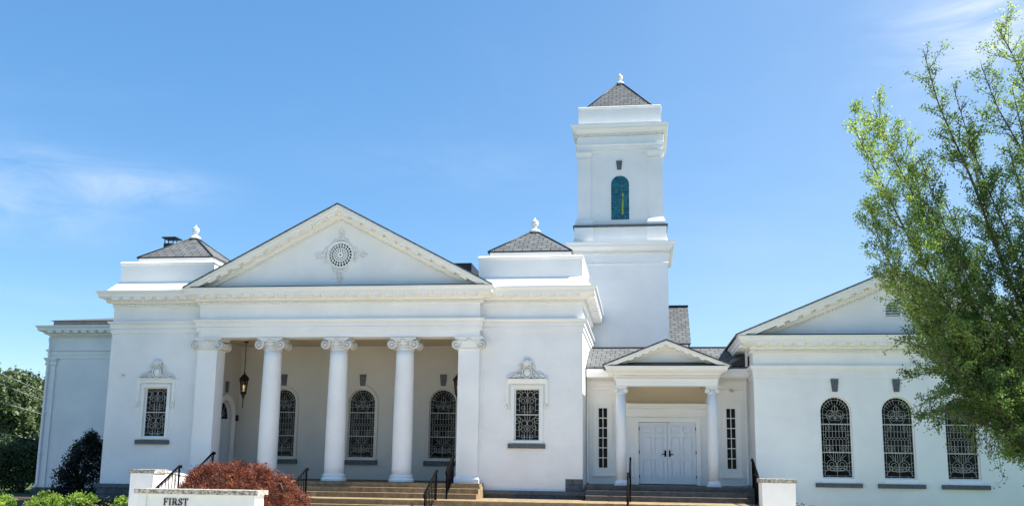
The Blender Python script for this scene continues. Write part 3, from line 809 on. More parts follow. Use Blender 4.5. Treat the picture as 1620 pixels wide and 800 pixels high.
v_.build("vent_legs", 'flash', gb)
# nave roof behind
nv = MB().box(-8.1, 3.98, 3.4, 16, 6.3, 8.15); nv.build("nave_roof_block", 'flash', church)
MB().box(3.3, 4.80, 2.9, 3.3, 6.4, 7.58).build("roof_upstand", 'flash', church)
MB().box(-11.5, -8.3, 4.6, 9, 6.3, 9.3).build("chimney_breast", 'stucco', church) if False else None
nb = MB().box(-9.95, -9.35, 5.72, 6.28, 6.4, 9.3); nb.build("vent_stack", 'flash', gb)
MB().box(-8.1, 8.1, .3, 6.25, 6.2, 6.515).build("flat_roof", 'membrane', church)

# --- recessed left wing
g = group("left_wing"); yl = 8.4; x0, x1 = -16.42, -8.6
MB().box(x0, x1, yl, yl + 9, -.68, 6.3).build("wing_wall", 'brick_white', g)
PL = [(x0, yl + 9), (x0, yl), (x1, yl)]
MB().sweep(PL, [(0, 5.04), (.02, 5.05), (.02, 5.20), (.045, 5.21), (.045, 5.36), (.11, 5.42), (.11, 5.46), (0, 5.47)]).build("architrave_moulding", 'stucco', g)
c, d, q = cornice(PL, 5.97)
c.build("cornice", 'trim', g); d.build("dentil_course", 'trim', g); q.build("modillion_course", 'trim', g)
cp = MB().box(x0 - .03, x0 + .42, yl - .08, yl + .42, -.68, 4.75); cp.sweep([(x0 - .03, yl + .42), (x0 - .03, yl - .08), (x0 + .42, yl - .08), (x0 + .42, yl)], [(0, 4.72), (.05, 4.78), (.03, 4.86), (.03, 4.92), (.10, 5.04), (.10, 5.08), (0, 5.1)])
cp.build("corner_pilaster", 'stucco', g)
MB().box(x0 - .12, x1, yl - .14, yl + .3, -1.2, -.69).build("wing_plinth", 'rock', g)
rl = MB()
rl.box(x0 - .15, x1, yl + .35, yl + 9, 6.5, 6.84)
rl.add([(x0 - .3, yl + .25, 6.845), (x1 + .4, yl + .25, 6.845), (x1 + .4, yl + 4.5, 7.72), (x0 + 4.0, yl + 4.5, 7.72), (x0 - .3, yl + 9, 6.845), (x1 + .4, yl + 9, 6.845)], [(0, 1, 2, 3), (0, 3, 4), (4, 3, 2, 5)])
rl.build("wing_roof", 'slate', g)
dp = MB().tube([(x0 + .10, yl - .22, 5.95), (x0 + .10, yl - .14, 5.7), (x0 + .10, yl - .14, -.55), (x0 + .06, yl - .3, -.7)], .05, 10)
for z in (.8, 2.6, 4.4): dp.box(x0 + .03, x0 + .17, yl - .2, yl - .06, z, z + .05)
dp.build("downspout", 'stucco', g)

# --- bell tower
g = group("bell_tower")
def sq(x0, x1, y0, y1): return [(x0, y1), (x0, y0), (x1, y0), (x1, y1)]
TX0, TX1, TY = 7.66, 11.46, 6.3; TD = 3.82
MB().box(TX0, TX1, TY, TY + TD, -.5, 9.3).build("tower_base_wall", 'stucco', g)
c, d, q = cornice(sq(TX0, TX1, TY, TY + TD), 9.02, True, .29, .11, 0, .49)
c.sweep(sq(TX0, TX1, TY, TY + TD), [(0, 8.60), (.03, 8.62), (.03, 8.66), (0, 8.68)], True)
c.build("base_cornice", 'trim', g); d.build("base_dentils", 'trim', g)
MB().sweep(sq(TX0, TX1, TY, TY + TD), [(-.5, 9.50), (0.02, 9.55), (.0, 9.62), (-.02, 9.68), (-.06, 10.18), (-.5, 10.18)], True).build("belfry_plinth", 'stucco', g)
for xx in (TX0 + .0, TX1 - .86): MB().box(xx + .04, xx + .82, TY - .03, TY + .4, 9.66, 10.16).build("plinth_block", 'stucco', g)
MB().sweep(sq(TX0, TX1, TY, TY + TD), [(-.5, 10.183), (.02, 10.183), (.02, 10.27), (-.5, 10.29)], True).build("lead_band", 'slate', g)
UX0, UX1, UY = 7.86, 11.25, 6.62; UD = 3.4; U = sq(UX0, UX1, UY, UY + UD)
ub = MB().plate(rect_loop(UX0, UX1, 10.28, 14.1), [arch_loop(9.56, 10.54, 12.44, .74)], UY, UY + .3)
ub.box(UX0, UX0 + .3, UY + .3, UY + UD, 10.28, 14.1).box(UX1 - .3, UX1, UY + .3, UY + UD, 10.28, 14.1).box(UX0, UX1, UY + UD, UY + UD + .2, 10.28, 14.1)
ub.build("belfry_wall", 'stucco', g)
for (xa, xb) in ((UX0 - .05, UX0 + .50), (UX1 - .50, UX1 + .05)):
    for (ya, yb) in ((UY - .07, UY + .45), (UY + UD - .3, UY + UD + .25)):
        pls = MB(); pls.box(xa, xb, ya, yb, 10.6, 13.465)
        lp = [(xa, yb), (xa, ya), (xb, ya), (xb, yb)]
        pls.sweep(lp, [(-.1, 10.29), (.10, 10.29), (.10, 10.42), (.03, 10.60), (0, 10.62), (-.1, 10.62)], True)
        pls.sweep(lp, [(-.1, 13.10), (.03, 13.12), (.03, 13.16), (.004, 13.18), (.004, 13.26), (.08, 13.40), (.08, 13.46), (-.1, 13.46)], True)
        pls.build("belfry_pilaster", 'stucco', g)
MB().sweep(U, [(-.1, 13.47), (.07, 13.47), (.07, 13.60), (.09, 13.61), (.09, 13.70), (.13, 13.74), (.13, 13.78), (.07, 13.79), (.07, 14.12), (-.1, 14.12)], True).build("belfry_entablature", 'stucco', g)
bl = MB().box(UX0 + .5, UX1 - .5, UY + .25, UY + .28, 13.0, 13.4)
c, d, q = cornice(U, 14.10, True, .31, .10, 0, .50); c.build("belfry_cornice", 'trim', g)
d.xf(lambda x, y, z: (9.555 + (x - 9.555) * 1.03, 8.32 + (y - 8.32) * 1.03, z)); d.build("belfry_dentils", 'trim', g)
MB().sweep(U, [(-.3, 14.60), (.05, 14.60), (.05, 14.68), (.02, 14.72), (.02, 15.34), (.05, 15.37), (.05, 15.42), (-.02, 15.46), (-.3, 15.46)], True).build("tower_parapet", 'stucco', g)
MB().box(UX0 + .05, UX1 - .05, UY + .05, UY + UD - .05, 15.3, 15.45).build("tower_deck", 'stucco', g)
pyramid(g, 9.555, 8.32, 1.40, 15.52, 17.22)
urn(g, 9.555, 8.32, 17.16, .85)
tw = group("belfry_window")
MB().plate(arch_loop(9.56, 10.54, 12.44, .736), [], UY + .06, UY + .08).build("stained_glass", 'teal', tw)
t_ = MB(); yy = UY + .05
for k in range(-3, 4): seg(t_, [(9.56 + k * .09, 10.56), (9.56 + k * .09, 12.2)], .006, yy)
for k in range(14): seg(t_, [(9.2, 10.62 + k * .12), (9.92, 10.62 + k * .12)], .006, yy)
for a, b, r_ in ((9.42, 11.9, .10), (9.70, 11.9, .10), (9.56, 12.1, .10), (9.45, 11.3, .08), (9.62, 10.9, .10), (9.38, 10.85, .07)): seg(t_, arc_pts(a, b, r_, 0, 2 * PI, 14), .007, yy)
t_.build("leading", Mat("teal_leading").set((.05, .16, .16), .4).m, tw)
MB().prism([(9.62, 10.78), (9.69, 10.78), (9.70, 11.35), (9.67, 11.5), (9.71, 11.6), (9.69, 11.72), (9.64, 11.66), (9.65, 11.4), (9.62, 11.2)], UY + .045, UY + .058).build("glass_figure", 'yellow', tw)
MB().plate(arch_loop(9.56, 10.52, 12.50, .86), [arch_loop(9.56, 10.55, 12.44, .74)], UY - .015, UY - .001).build("window_frame", 'stucco', tw)
keystone(g, 9.53, 12.68, 13.06, .17, .25, UY - .05, UY + .02)

# --- nave gable slope seen behind the tower
g = group("rear_roof")
MB().box(9.0, 12.44, 11.1, 16, 3.0, 5.93).build("rear_wall", 'stucco', g)
ra = MB().add([(9, 10.95, 5.97), (12.55, 10.95, 5.97), (12.55, 13.2, 7.98), (9, 13.2, 7.98), (12.55, 15.5, 5.97), (9, 15.5, 5.97)], [(0, 1, 2, 3), (3, 2, 4, 5), (1, 4, 2), (0, 3, 5), (0, 5, 4, 1)]); ra.build("shingle_slope", 'shingle', g)
MB().box(9, 12.57, 13.12, 13.3, 7.97, 8.04).build("ridge_cap", 'flash', g)
MB().add([(11.5, 11.10, 6.28), (12.05, 11.10, 6.22), (11.78, 11.35, 6.36), (11.5, 11.55, 6.55), (11.5, 11.2, 6.30)], [(0, 1, 2), (0, 2, 3)]).build("roof_scrap", 'stucco', g) if False else None

# --- connecting link with the side entrance
g = group("entrance_link"); YW = 2.0
lk = MB()
DX0, DX1 = 10.24, 12.20
lk.plate(rect_loop(8.2, 14.1, 0, 3.62), [rect_loop(8.84, 9.17, .55, 2.60), rect_loop(13.22, 13.55, .57, 2.62), [(DX0, .001), (DX1, .001), (DX1, 2.13), (DX0, 2.13)]], YW, YW + .2)
lk.build("link_wall", 'stucco', g)
tr = MB()
tr.sweep([(8.42, YW), (14.0, YW)], [(0, 3.22), (.02, 3.23), (.02, 3.27), (0, 3.28)])
for (xa, xb) in ((8.44, 9.45), (12.85, 13.98)):
    tr.sweep([(xa, YW), (xb, YW)], [(0, 3.36), (.03, 3.37), (.03, 3.55), (.12, 3.60), (0, 3.62)])
def slot_frame(a, b):
    tr = MB()
    tr.plate(rect_loop(a - .14, b + .14, .30, 2.74), [rect_loop(a, b, .55, 2.60)], YW - .035, YW - .001)
    tr.plate(rect_loop(a - .17, b + .17, .25, 2.78), [rect_loop(a - .13, b + .13, .32, 2.72)], YW - .05, YW - .002)
    tr.box(a - .20, b + .20, YW - .08, YW, .26, .31)
    return tr
# door surround and its frieze
tr.plate([(DX0 - .14, .002), (DX1 + .14, .002), (DX1 + .14, 2.27), (DX0 - .14, 2.27)], [[(DX0, -.02), (DX1, -.02), (DX1, 2.13), (DX0, 2.13)]], YW - .04, YW - .001) if False else None
dfr = MB()
for x_ in (DX0 - .14, DX1): dfr.box(x_, x_ + .14, YW - .05, YW - .001, .002, 2.27)
dfr.box(DX0, DX1, YW - .05, YW - .001, 2.13, 2.27); dfr.build("door_frame", 'trim', g)
dtr = MB()
dtr.sweep([(9.6, YW), (12.75, YW)], [(0, 2.30), (.04, 2.31), (.04, 2.36), (.015, 2.37), (.015, 2.58), (.06, 2.60), (.06, 2.64), (.10, 2.70), (.10, 2.76), (0, 2.77)])
dtr.blocks_along([(9.6, YW), (12.75, YW)], .075, .045, .05, .085, 2.655, 2.70)
tr.blocks_along([(8.44, YW), (9.45, YW)], .075, .04, .03, .07, 3.46, 3.52); tr.blocks_along([(12.85, YW), (13.98, YW)], .075, .04, .03, .07, 3.46, 3.52)
for x_ in (8.56, 9.93, 12.42, 13.78): tr.box(x_ - .012, x_ + .012, YW - .02, YW, .0, 2.30)
dtr.build("door_entablature", 'trim', g)
tr.build("link_trim", 'trim', g)
for k, (a, b, z0, z1) in enumerate(((8.84, 9.17, .55, 2.60), (13.22, 13.55, .57, 2.62))):
    w_ = group("slot_window"); slot_frame(a, b).build("window_frame", 'trim', w_); MB().box(a, b, YW + .08, YW + .09, z0, z1).build("glass", 'glass', w_)
    gr = MB().box((a + b) / 2 - .012, (a + b) / 2 + .012, YW + .05, YW + .079, z0, z1)
    for j in range(1, 6): gr.box(a, b, YW + .052, YW + .079, z0 + (z1 - z0) * j / 6 - .014, z0 + (z1 - z0) * j / 6 + .014)
    for xx in (a, b - .02): gr.box(xx, xx + .02, YW + .045, YW + .079, z0, z1)
    gr.build("glazing_bars", 'trim', w_)
MB().prism([(YW - .5, 3.64), (YW + .1, 3.64), (YW + .1, 3.93), (YW - .5, 3.93), (YW - .52, 3.78)], 8.46, 13.97, 'x').build("gutter", 'trim', g)
MB().prism([(YW - .03, 3.56), (YW + .1, 3.56), (YW + .1, 3.64), (YW - .42, 3.64)], 8.46, 13.97, 'x').build("soffit", 'trim', g)
MB().prism([(1.52, 3.94), (4.5, 4.94), (4.5, 5.0), (1.5, 3.985)], 8.45, 14.3, 'x').build("link_roof", 'shingle', g)
MB().prism([(4.5, 4.94), (8, 3.94), (8, 3.99), (4.5, 5.0)], 8.45, 14.3, 'x').build("link_rear_roof", 'shingle', g)
MB().box(8.5, 14.0, 4.44, 4.6, 4.98, 5.035).build("ridge_cap", 'flash', g)
MB().add([(13.98, 1.48, 4.02), (13.20, 1.48, 4.02), (13.98, 3.9, 4.87), (13.98, 1.48, 4.4)], [(0, 1, 2), (1, 3, 2), (0, 3, 1)]).build("valley_flashing", 'flash', g)
for x_ in (8.475, 13.90):
    MB().tube([(x_, YW - .10, 3.6), (x_, YW - .07, 3.45), (x_, YW - .07, .12), (x_, YW - .2, .04)], .045, 10).build("downspout", 'stucco', g)
fl = MB().sphere((13.40, YW - .08, 3.22), .06, 10).lathe([(.05, YW - .02), (.05, YW)], 13.40, 3.22, 12, 'y').sphere((13.46, YW - .10, 3.19), .045, 8); fl.build("security_light", 'came', g)
# doors
for s_ in (0, 1):
    a, b = ((DX0 + .01, 11.215), (11.225, DX1 - .01))[s_]
    dr = group("entrance_door"); w_ = b - a
    pan = [rect_loop(a + .12, a + w_ / 2 - .05, .22, .86), rect_loop(a + w_ / 2 + .05, b - .12, .22, .86), rect_loop(a + .12, a + w_ / 2 - .05, .98, 1.62), rect_loop(a + w_ / 2 + .05, b - .12, .98, 1.62),
           rect_loop(a + .12, a + w_ / 2 - .05, 1.74, 2.0), rect_loop(a + w_ / 2 + .05, b - .12, 1.74, 2.0)]
    dl = MB().plate(rect_loop(a, b, .03, 2.12), pan, YW + .05, YW + .09).box(a, b, YW + .091, YW + .12, .03, 2.12)
    for p_ in pan: dl.box(p_[0][0] + .035, p_[1][0] - .035, YW + .062, YW + .092, p_[0][1] + .035, p_[2][1] - .035)
    dl.build("door_leaf", 'door', dr)
    hx = b - .07 if s_ == 0 else a + .07; q_ = -1 if s_ == 0 else 1
    MB().box(hx - .028, hx + .028, YW + .025, YW + .049, .95, 1.17).tube([(hx, YW + .03, 1.03), (hx, YW - .02, 1.03), (hx + q_ * .12, YW - .02, 1.03)], .014, 8).build("door_handle", 'iron', dr)
    xh = a if s_ == 0 else b
    for z in (.22, 1.05, 1.85): MB().box(xh - .015, xh + .015, YW + .02, YW + .051, z, z + .11).build("hinge", 'iron', dr)
MB().box(DX0, DX1, YW + .04, YW + .16, .002, .028).build("threshold", 'iron', g)
# small portico
sp_ = group("entrance_portico")
for cx in (9.67, 12.65):
    MB().lathe([(.175, .10), (.176, 1.0), (.168, 2.0), (.155, 3.0)], cx, .42, 28).build("column", 'stucco', sp_)
    MB().box(cx - .225, cx + .225, .195, .645, .0, .05).lathe([(.215, .05), (.22, .09), (.19, .12), (.195, .15), (.178, .17)], cx, .42, 28).build("column_base", 'stucco', sp_)
    cb = MB().lathe([(.155, 2.98), (.17, 3.0), (.17, 3.02), (.16, 3.03), (.19, 3.12)], cx, .42, 24)
    volute_pair(cb, cx, .25, .59, 3.21, .17, .075)
    cb.box(cx - .21, cx + .21, .24, .60, 3.17, 3.225); cb.box(cx - .18, cx + .18, .262, .58, 3.08, 3.17)
    cb.build("capital", 'orn', sp_, mat2='recess_shade')
PP = [(9.52, YW), (9.52, .22), (12.82, .22), (12.82, YW)]
MB().box(9.54, 12.80, .24, .60, 3.23, 3.60).sweep(PP, [(0, 3.23), (.0, 3.34), (.02, 3.35), (.02, 3.44), (.05, 3.47), (.05, 3.49), (0, 3.50), (-.1, 3.5), (-.1, 3.23)]).box(9.54, 9.8, .6, YW - .01, 3.23, 3.6).box(12.54, 12.80, .6, YW - .01, 3.23, 3.6).build("entablature", 'trim', sp_)
c, d, q = cornice(PP, 3.50, False, .36, .078, 0, .37); c.build("cornice", 'trim', sp_); d.build("dentil_course", 'trim', sp_)
MB().prism([(.5, 3.34), (YW - .02, 2.80), (YW - .02, 2.86), (.5, 3.40)], 9.8, 12.54, 'x').build("portico_ceiling", 'ceiling', sp_)
MB().box(9.79, 12.55, YW - .03, YW - .002, 2.75, 3.3).build("ceiling_end", 'ceiling', sp_)
MB().sphere((12.33, .75, 3.24), .05, 8, (1, 1, .6)).build("downlight", 'bronze', sp_)
gable(sp_, 11.17, 2.05, 3.885, .40, -.14, .30, 3.0, ('trim', 'trim'), .62, .25, .085, name="pediment")
MB().prism([(-.08, 3.89), (.29, 3.89), (.29, 4.03)], 9.45, 12.89, 'x').build("cornice_roof", 'flash', sp_)

# --- right wing
g = group("right_wing"); YR = .4; RX0, RX1 = 14.0, 22.92
WR = (16.55, 18.46, 20.38)
wr = MB().plate(rect_loop(RX0, RX1, -1.2, 4.66), [arch_loop(x, .33, 2.93, .98) for x in WR], YR, YR + .3)
wr.box(RX0, RX0 + .3, YR + .3, 12, -1.2, 4.66).box(RX1 - .3, RX1, YR + .3, 12, -1.2, 4.66).box(RX0, RX1, 12, 12.3, -1.2, 4.66)
wr.build("wing_wall", 'stucco', g)
PR = [(RX0, 12.3), (RX0, YR), (RX1, YR), (RX1, 12.3)]
MB().sweep(PR, [(0, 3.50), (.02, 3.51), (.02, 3.66), (.04, 3.67), (.04, 3.79), (.07, 3.80), (.11, 3.89), (.11, 3.93), (0, 3.94)]).build("architrave_moulding", 'stucco', g)
c, d, q = cornice(PR, 4.32, False, .50); c.build("cornice", 'trim', g); d.build("dentil_course", 'trim', g); q.build("modillion_course", 'trim', g)
GR = gable(church, 18.46, 4.99, 4.885, .418, YR - .52, YR, 12.3, hole=[arch_loop(18.48, 5.53, 5.99, .46, 12)], name="wing_gable")
lv = group("louvre_vent")
fr = MB().plate(arch_loop(18.48, 5.50, 6.05, .56, 14), [arch_loop(18.48, 5.53, 5.99, .46, 12)], YR - .04, YR - .001); fr.build("vent_frame", 'trim', lv)
sl = MB()
for k in range(5):
    z = 5.56 + k * .085; hw_ = .22 if z < 5.76 else math.sqrt(max(0, .225 ** 2 - (z - 5.76) ** 2))
    sl.prism([(YR + .02, z), (YR + .10, z + .05), (YR + .10, z + .065), (YR + .02, z + .02)], 18.48 - hw_, 18.48 + hw_, 'x')
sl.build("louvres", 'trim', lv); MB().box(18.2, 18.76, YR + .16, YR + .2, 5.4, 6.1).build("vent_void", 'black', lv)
for x in WR:
    arched_window(x, .33, 2.93, .98, YR, (x - .72, x + .72, .04, .175), (3.08, 3.485, .16, .25), frame=0, reveal=.16, name="wing_window")
MB().tube([(13.90, 1.1, 4.66), (13.90, 1.45, 4.5), (13.90, 1.5, 4.0)], .045, 8).build("gutter_spout", 'stucco', g)

# ------------------------------------------------------------------ steps
st = empty("entrance_steps", (4, -2, GZ)); tag(st, "wide flight of brown stone steps below the columned porch and side entrance", "steps")
def stp(name, mb, mat): o = mb.build(name, mat); adopt(st, o); return o
# upper flight before the porch
for k, yb in enumerate((-.85, -1.20, -1.55)):
    z = -.155 * (k + 1)
    if k < 2: stp("tread", MB().box(-5.15, 5.18 + 0, -.84 - .36 * (k + 1), -.10, z - .155, z), 'step')
stp("tread", MB().box(-5.15, 5.18, -.845, -.12, -.155, -.102), 'step')
stp("landing", MB().box(-3.85, 13.7, -2.80, -.16, -.62, -.465), 'step')
for k in range(1, 4):
    z = -.465 - .155 * k
    stp("tread", MB().box(-3.85, 13.7, -2.80 - .36 * k, -.2, z - .155, z), 'step')
# flight to the side entrance
stp("entrance_landing", MB().box(8.56, 14.0, -.20, YW + .2, -.155, 0), 'gstep')
for k in (1, 2):
    z = -.155 * k
    stp("tread", MB().box(8.56, 13.98, -.20 - .40 * k, YW, z - .155, z), 'gstep')
for k in range(0):
    pass

# ------------------------------------------------------------------ handrails
def handrail(x, ya, za, yb, zb, label, n=7, curl=True):
    """from the upper post (ya, foot za) down to the lower post (yb, foot zb)"""
    e = empty("handrail", (x, ya, za)); tag(e, label, "handrail", "black iron handrails on the steps")
    H = .88
    def c_(o): adopt(e, o)
    for (y, z) in ((ya, za), (yb, zb)):
        c_(MB().box(x - .023, x + .023, y - .023, y + .023, z, z + H).build("post", 'iron'))
    c_(MB().tube([(x, ya + .10, za + H - .05), (x, ya + .12, za + H), (x, ya, za + H + .01), (x, yb, zb + H + .01), (x, yb - .10, zb + H - .06), (x, yb - .08, zb + H - .14)], .034, 8).build("top_rail", 'iron'))
    c_(MB().tube([(x, ya, za + .12), (x, yb, zb + .12)], .014, 6).build("bottom_rail", 'iron'))
    for k in range(1, n):
        t = k / n; y = ya + (yb - ya) * t; z = za + (zb - za) * t
        b = MB().tube([(x, y, z + .12), (x, y, z + H)], .014, 5)
        if k % 2: b.tube([(x + .018 * math.cos(a * .9), y + .018 * math.sin(a * .9), z + .42 + .012 * a) for a in range(14)], .005, 4)
        c_(b.build("baluster", 'iron'))
    return e
handrail(-3.95, -.78, 0, -1.75, -.465, "short black iron handrail by the leftmost porch pier, upper flight")
handrail(4.27, -.78, 0, -1.75, -.465, "short black iron handrail by the rightmost porch pier, upper flight")
handrail(-3.70, -3.60, -.43, -5.0, -1.09, "black iron handrail beside the left white wall, lower flight behind the red maple")
handrail(.0, -2.62, -.465, -4.1, -1.09, "black iron handrail rising from the right edge of the red maple")
handrail(4.12, -2.62, -.465, -4.1, -1.09, "black iron handrail on the lower steps left of the rightmost pier")
handrail(9.97, .02, 0, -1.25, -.465, "black iron handrail left of the double doors, seen end on")
handrail(13.84, .02, 0, -1.25, -.465, "black iron handrail against the right wing beside the white block wall")
handrail(13.75, -1.35, -.465, -2.75, -.62, "lower black iron handrail beside the right white block pier")
handrail(9.93, -2.62, -.465, -4.1, -1.09, "lower black iron handrail in front of the double doors")

# ------------------------------------------------------------------ cheek walls
def cheek(x0, x1, y0, y1, ztop, wall, label):
    e = empty("step_pier", ((x0 + x1) / 2, (y0 + y1) / 2, GZ)); tag(e, label, "wall")
    adopt(e, MB().box(x0 + .04, x1 - .04, y0 + .04, y1 - .04, GZ, ztop - .11).build("pier_shaft", 'stucco'))
    adopt(e, MB().box(x0, x1, y0, y1, ztop - .11, ztop).build("coping", 'coping'))
    if wall:
        xa, xb, ya, yb, z0, z1 = wall
        adopt(e, MB().prism([(ya, GZ), (yb, GZ), (yb, z1 - .06), (ya, z0 - .06)], xa + .03, xb - .03, 'x').build("low_wall", 'stucco'))
        adopt(e, MB().prism([(ya, z0 - .058), (yb, z1 - .058), (yb, z1), (ya, z0)], xa, xb, 'x').build("wall_coping", 'trim'))
cheek(-4.56, -3.76, -5.0, -4.2, .355, (-4.3, -3.80, -4.2, -2.3, .33, .14), "white block pier with stone cap left of the steps, behind the sign")
cheek(13.60, 14.58, -4.0, -3.1, .34, (13.85, 14.3, -3.1, .35, .1, .1), "white block pier with stone cap right of the steps, in front of the right wing")

# ------------------------------------------------------------------ sign
sg = empty("church_sign", (-.46, -9, GZ)); tag(sg, "low pale masonry sign wall with rough stone cap and black letters FIRST", "sign")
sx0, sx1 = -2.02, 1.03
adopt(sg, MB().box(sx0, sx1, -9.0, -8.5, GZ, -.168).build("sign_wall", 'sign'))
adopt(sg, MB().box(sx0, sx0 + .24, -9.035, -9.0, GZ, -.168).box(sx1 - .24, sx1, -9.035, -9.0, GZ, -.168).box(sx0 + .24, sx1 - .24, -9.035, -9.0, -.20, -.168).build("sign_border", 'sign'))
adopt(sg, MB().box(sx0 - .07, sx1 + .08, -9.08, -8.42, -.165, -.055).build("coping", 'coping'))
adopt(sg, MB().box(sx1 - .02, sx1 + .003, -9.036, -8.5, GZ, -.169).build("sign_end", 'stucco'))
def glyph(ch):
    # serif capitals on a unit-high cell: list of convex polygons, width
    S = .09; T = .17
    def bar(x0, x1, z0, z1): return [(x0, z0), (x1, z0), (x1, z1), (x0, z1)]
    if ch == 'F': return [bar(.08, .08 + T, 0, 1), bar(0, .34, 0, .06), bar(0, .66, .92, 1), bar(.58, .66, .74, .92), bar(.25, .50, .48, .55), bar(.44, .50, .40, .63)], .72
    if ch == 'I': return [bar(.10, .10 + T, 0, 1), bar(0, .37, 0, .06), bar(0, .37, .94, 1)], .44
    if ch == 'R':
        p = [bar(.08, .08 + T, 0, 1), bar(0, .34, 0, .06), bar(0, .30, .94, 1)]
        n = 10
        for k in range(n):
            a0, a1 = -PI / 2 + PI * k / n, -PI / 2 + PI * (k + 1) / n
            c0 = (.36, .735)
            p.append([(c0[0] + .16 * math.cos(a0), c0[1] + .215 * math.sin(a0)), (c0[0] + .32 * math.cos(a0), c0[1] + .265 * math.sin(a0)), (c0[0] + .32 * math.cos(a1), c0[1] + .265 * math.sin(a1)), (c0[0] + .16 * math.cos(a1), c0[1] + .215 * math.sin(a1))])
        p += [bar(.25, .37, .94, 1), bar(.25, .37, .47, .52), [(.36, .48), (.56, .48), (.80, .06), (.60, .06)], bar(.60, .86, 0, .06)]
        return p, .88
    if ch == 'S':
        pts = []
        n = 14
        for k in range(n + 1): a = rad(35) + (rad(268) - rad(35)) * k / n; pts.append((.32 + .22 * math.cos(a), .745 + .205 * math.sin(a)))
        for k in range(n + 1): a = rad(92) + (rad(-145) - rad(92)) * k / n; pts.append((.32 + .24 * math.cos(a), .275 + .225 * math.sin(a)))
        p = []
        for i in range(len(pts) - 1):
            a, b = Vector(pts[i]), Vector(pts[i + 1]); d_ = (b - a)
            if d_.length < 1e-5: continue
            t = i / len(pts); w = .05 + .05 * math.exp(-((t - .5) / .18) ** 2); nrm = Vector((-d_.y, d_.x)).normalized() * w; e_ = d_ * .15
            p.append([tuple(a - nrm - e_), tuple(b - nrm + e_), tuple(b + nrm + e_), tuple(a + nrm - e_)])
        p += [bar(.50, .56, .72, .98), bar(.06, .12, .02, .30)]
        return p, .68
    if ch == 'T': return [bar(.27, .27 + T, 0, 1), bar(.18, .53, 0, .06), bar(0, .71, .92, 1), bar(0, .07, .74, .92), bar(.64, .71, .74, .92)], .72
x = -1.33; H_ = .17
for ch in "FIRST":
    polys, w_ = glyph(ch); mb = MB()
    for i, p_ in enumerate(polys):
        mb.prism([(x + a * H_, -.445 + b * H_) for a, b in p_], -9.022 - .0007 * i, -8.995)
    adopt(sg, mb.build("letter", 'letter')); x += w_ * H_ + .012
md = MB()
for a, b in (((.02, .10), (.05, .13)), ((.05, .13), (.08, .10)), ((.08, .10), (.02, .0)), ((.02, .0), (.09, .0))):
    md.tube([(sx1 + .006, -8.80 + a[0], -.42 + a[1] * 1.1), (sx1 + .006, -8.80 + b[0], -.42 + b[1] * 1.1)], .008, 4)
adopt(sg, md.build("number_mark", 'letter'))

# ------------------------------------------------------------------ hanging lanterns
def lantern(x, y, label):
    e = empty("hanging_lantern", (x, y, 4.9)); tag(e, label, "lantern", "lanterns hung from the porch ceiling")
    adopt(e, MB().tube([(x, y, 4.9), (x, y, 3.72)], .014, 6).lathe([(.09, 4.86), (.08, 4.9)], x, y, 12).build("chain", 'bronze'))
    fr = MB().lathe([(.015, 3.78), (.04, 3.76), (.03, 3.72), (.09, 3.67), (.17, 3.58), (.20, 3.52), (.20, 3.50), (.16, 3.49)], x, y, 6, smooth=False)
    fr.lathe([(.11, 3.02), (.12, 3.05), (.12, 3.07), (.10, 3.08)], x, y, 6, smooth=False).lathe([(.008, 2.48), (.015, 2.52), (.02, 2.80), (.035, 2.86), (.06, 2.95), (.11, 3.02)], x, y, 8)
    for k in range(6):
        a = 2 * PI * k / 6; fr.tube([(x + .155 * math.cos(a), y + .155 * math.sin(a), 3.50), (x + .10 * math.cos(a), y + .10 * math.sin(a), 3.07)], .011, 5)
    adopt(e, fr.build("lantern_frame", 'bronze'))
    adopt(e, MB().lathe([(.095, 3.08), (.145, 3.49)], x, y, 6, smooth=False).build("lantern_glass", 'lglass'))
    adopt(e, MB().lathe([(.012, 3.08), (.012, 3.20), (.022, 3.24), (.020, 3.29), (.006, 3.33)], x, y, 8).build("bulb", 'bulb'))
lantern(-3.92, 1.3, "dark bronze lantern hanging in the porch between the first two supports on the left")
lantern(3.97, 1.3, "dark bronze lantern half hidden behind the rightmost porch pier")

# ------------------------------------------------------------------ foliage
def leaves(name, mat, C, S, parent=None, aspect=.7, updir=None, droop=0., tint=None, fan=False):
    """C (n,3) leaf centres, S (n,) sizes: one small bent face each, randomly turned"""
    n = len(C); C = np.asarray(C, float); S = np.asarray(S, float)[:, None]
    a = RNG.normal(size=(n, 3)); 
    if updir is not None: a = a + np.asarray(updir) * 1.0
    if droop: a[:, 2] -= droop
    a /= np.linalg.norm(a, axis=1)[:, None]
    b = RNG.normal(size=(n, 3)); b -= a * (a * b).sum(1)[:, None]; b /= np.linalg.norm(b, axis=1)[:, None]
    if fan: V = np.stack([C, C + (a * .55 + b * .5) * S, C + a * S * .95, C + (a * .55 - b * .5) * S], 1)
    else: V = np.stack([C - a * S * .5, C + b * S * aspect * .5, C + a * S * .5, C - b * S * aspect * .5], 1)
    me = bpy.data.meshes.new(name)
    me.vertices.add(4 * n); me.vertices.foreach_set('co', V.reshape(-1).astype(np.float32))
    me.loops.add(4 * n); me.loops.foreach_set('vertex_index', np.arange(4 * n, dtype=np.int32))
    me.polygons.add(n); me.polygons.foreach_set('loop_start', np.arange(0, 4 * n, 4, dtype=np.int32)); me.polygons.foreach_set('loop_total', np.full(n, 4, np.int32))
    me.update(calc_edges=True)
    at = me.attributes.new("tint", 'FLOAT', 'FACE')
    tv = tint if tint is not None else RNG.random(n)
    at.data.foreach_set('value', np.clip(tv, 0, 1).astype(np.float32))
    me.materials.append(MT[mat]); o = bpy.data.objects.new(name, me); COL.objects.link(o)
    if parent is not None: adopt(parent, o)
    return o
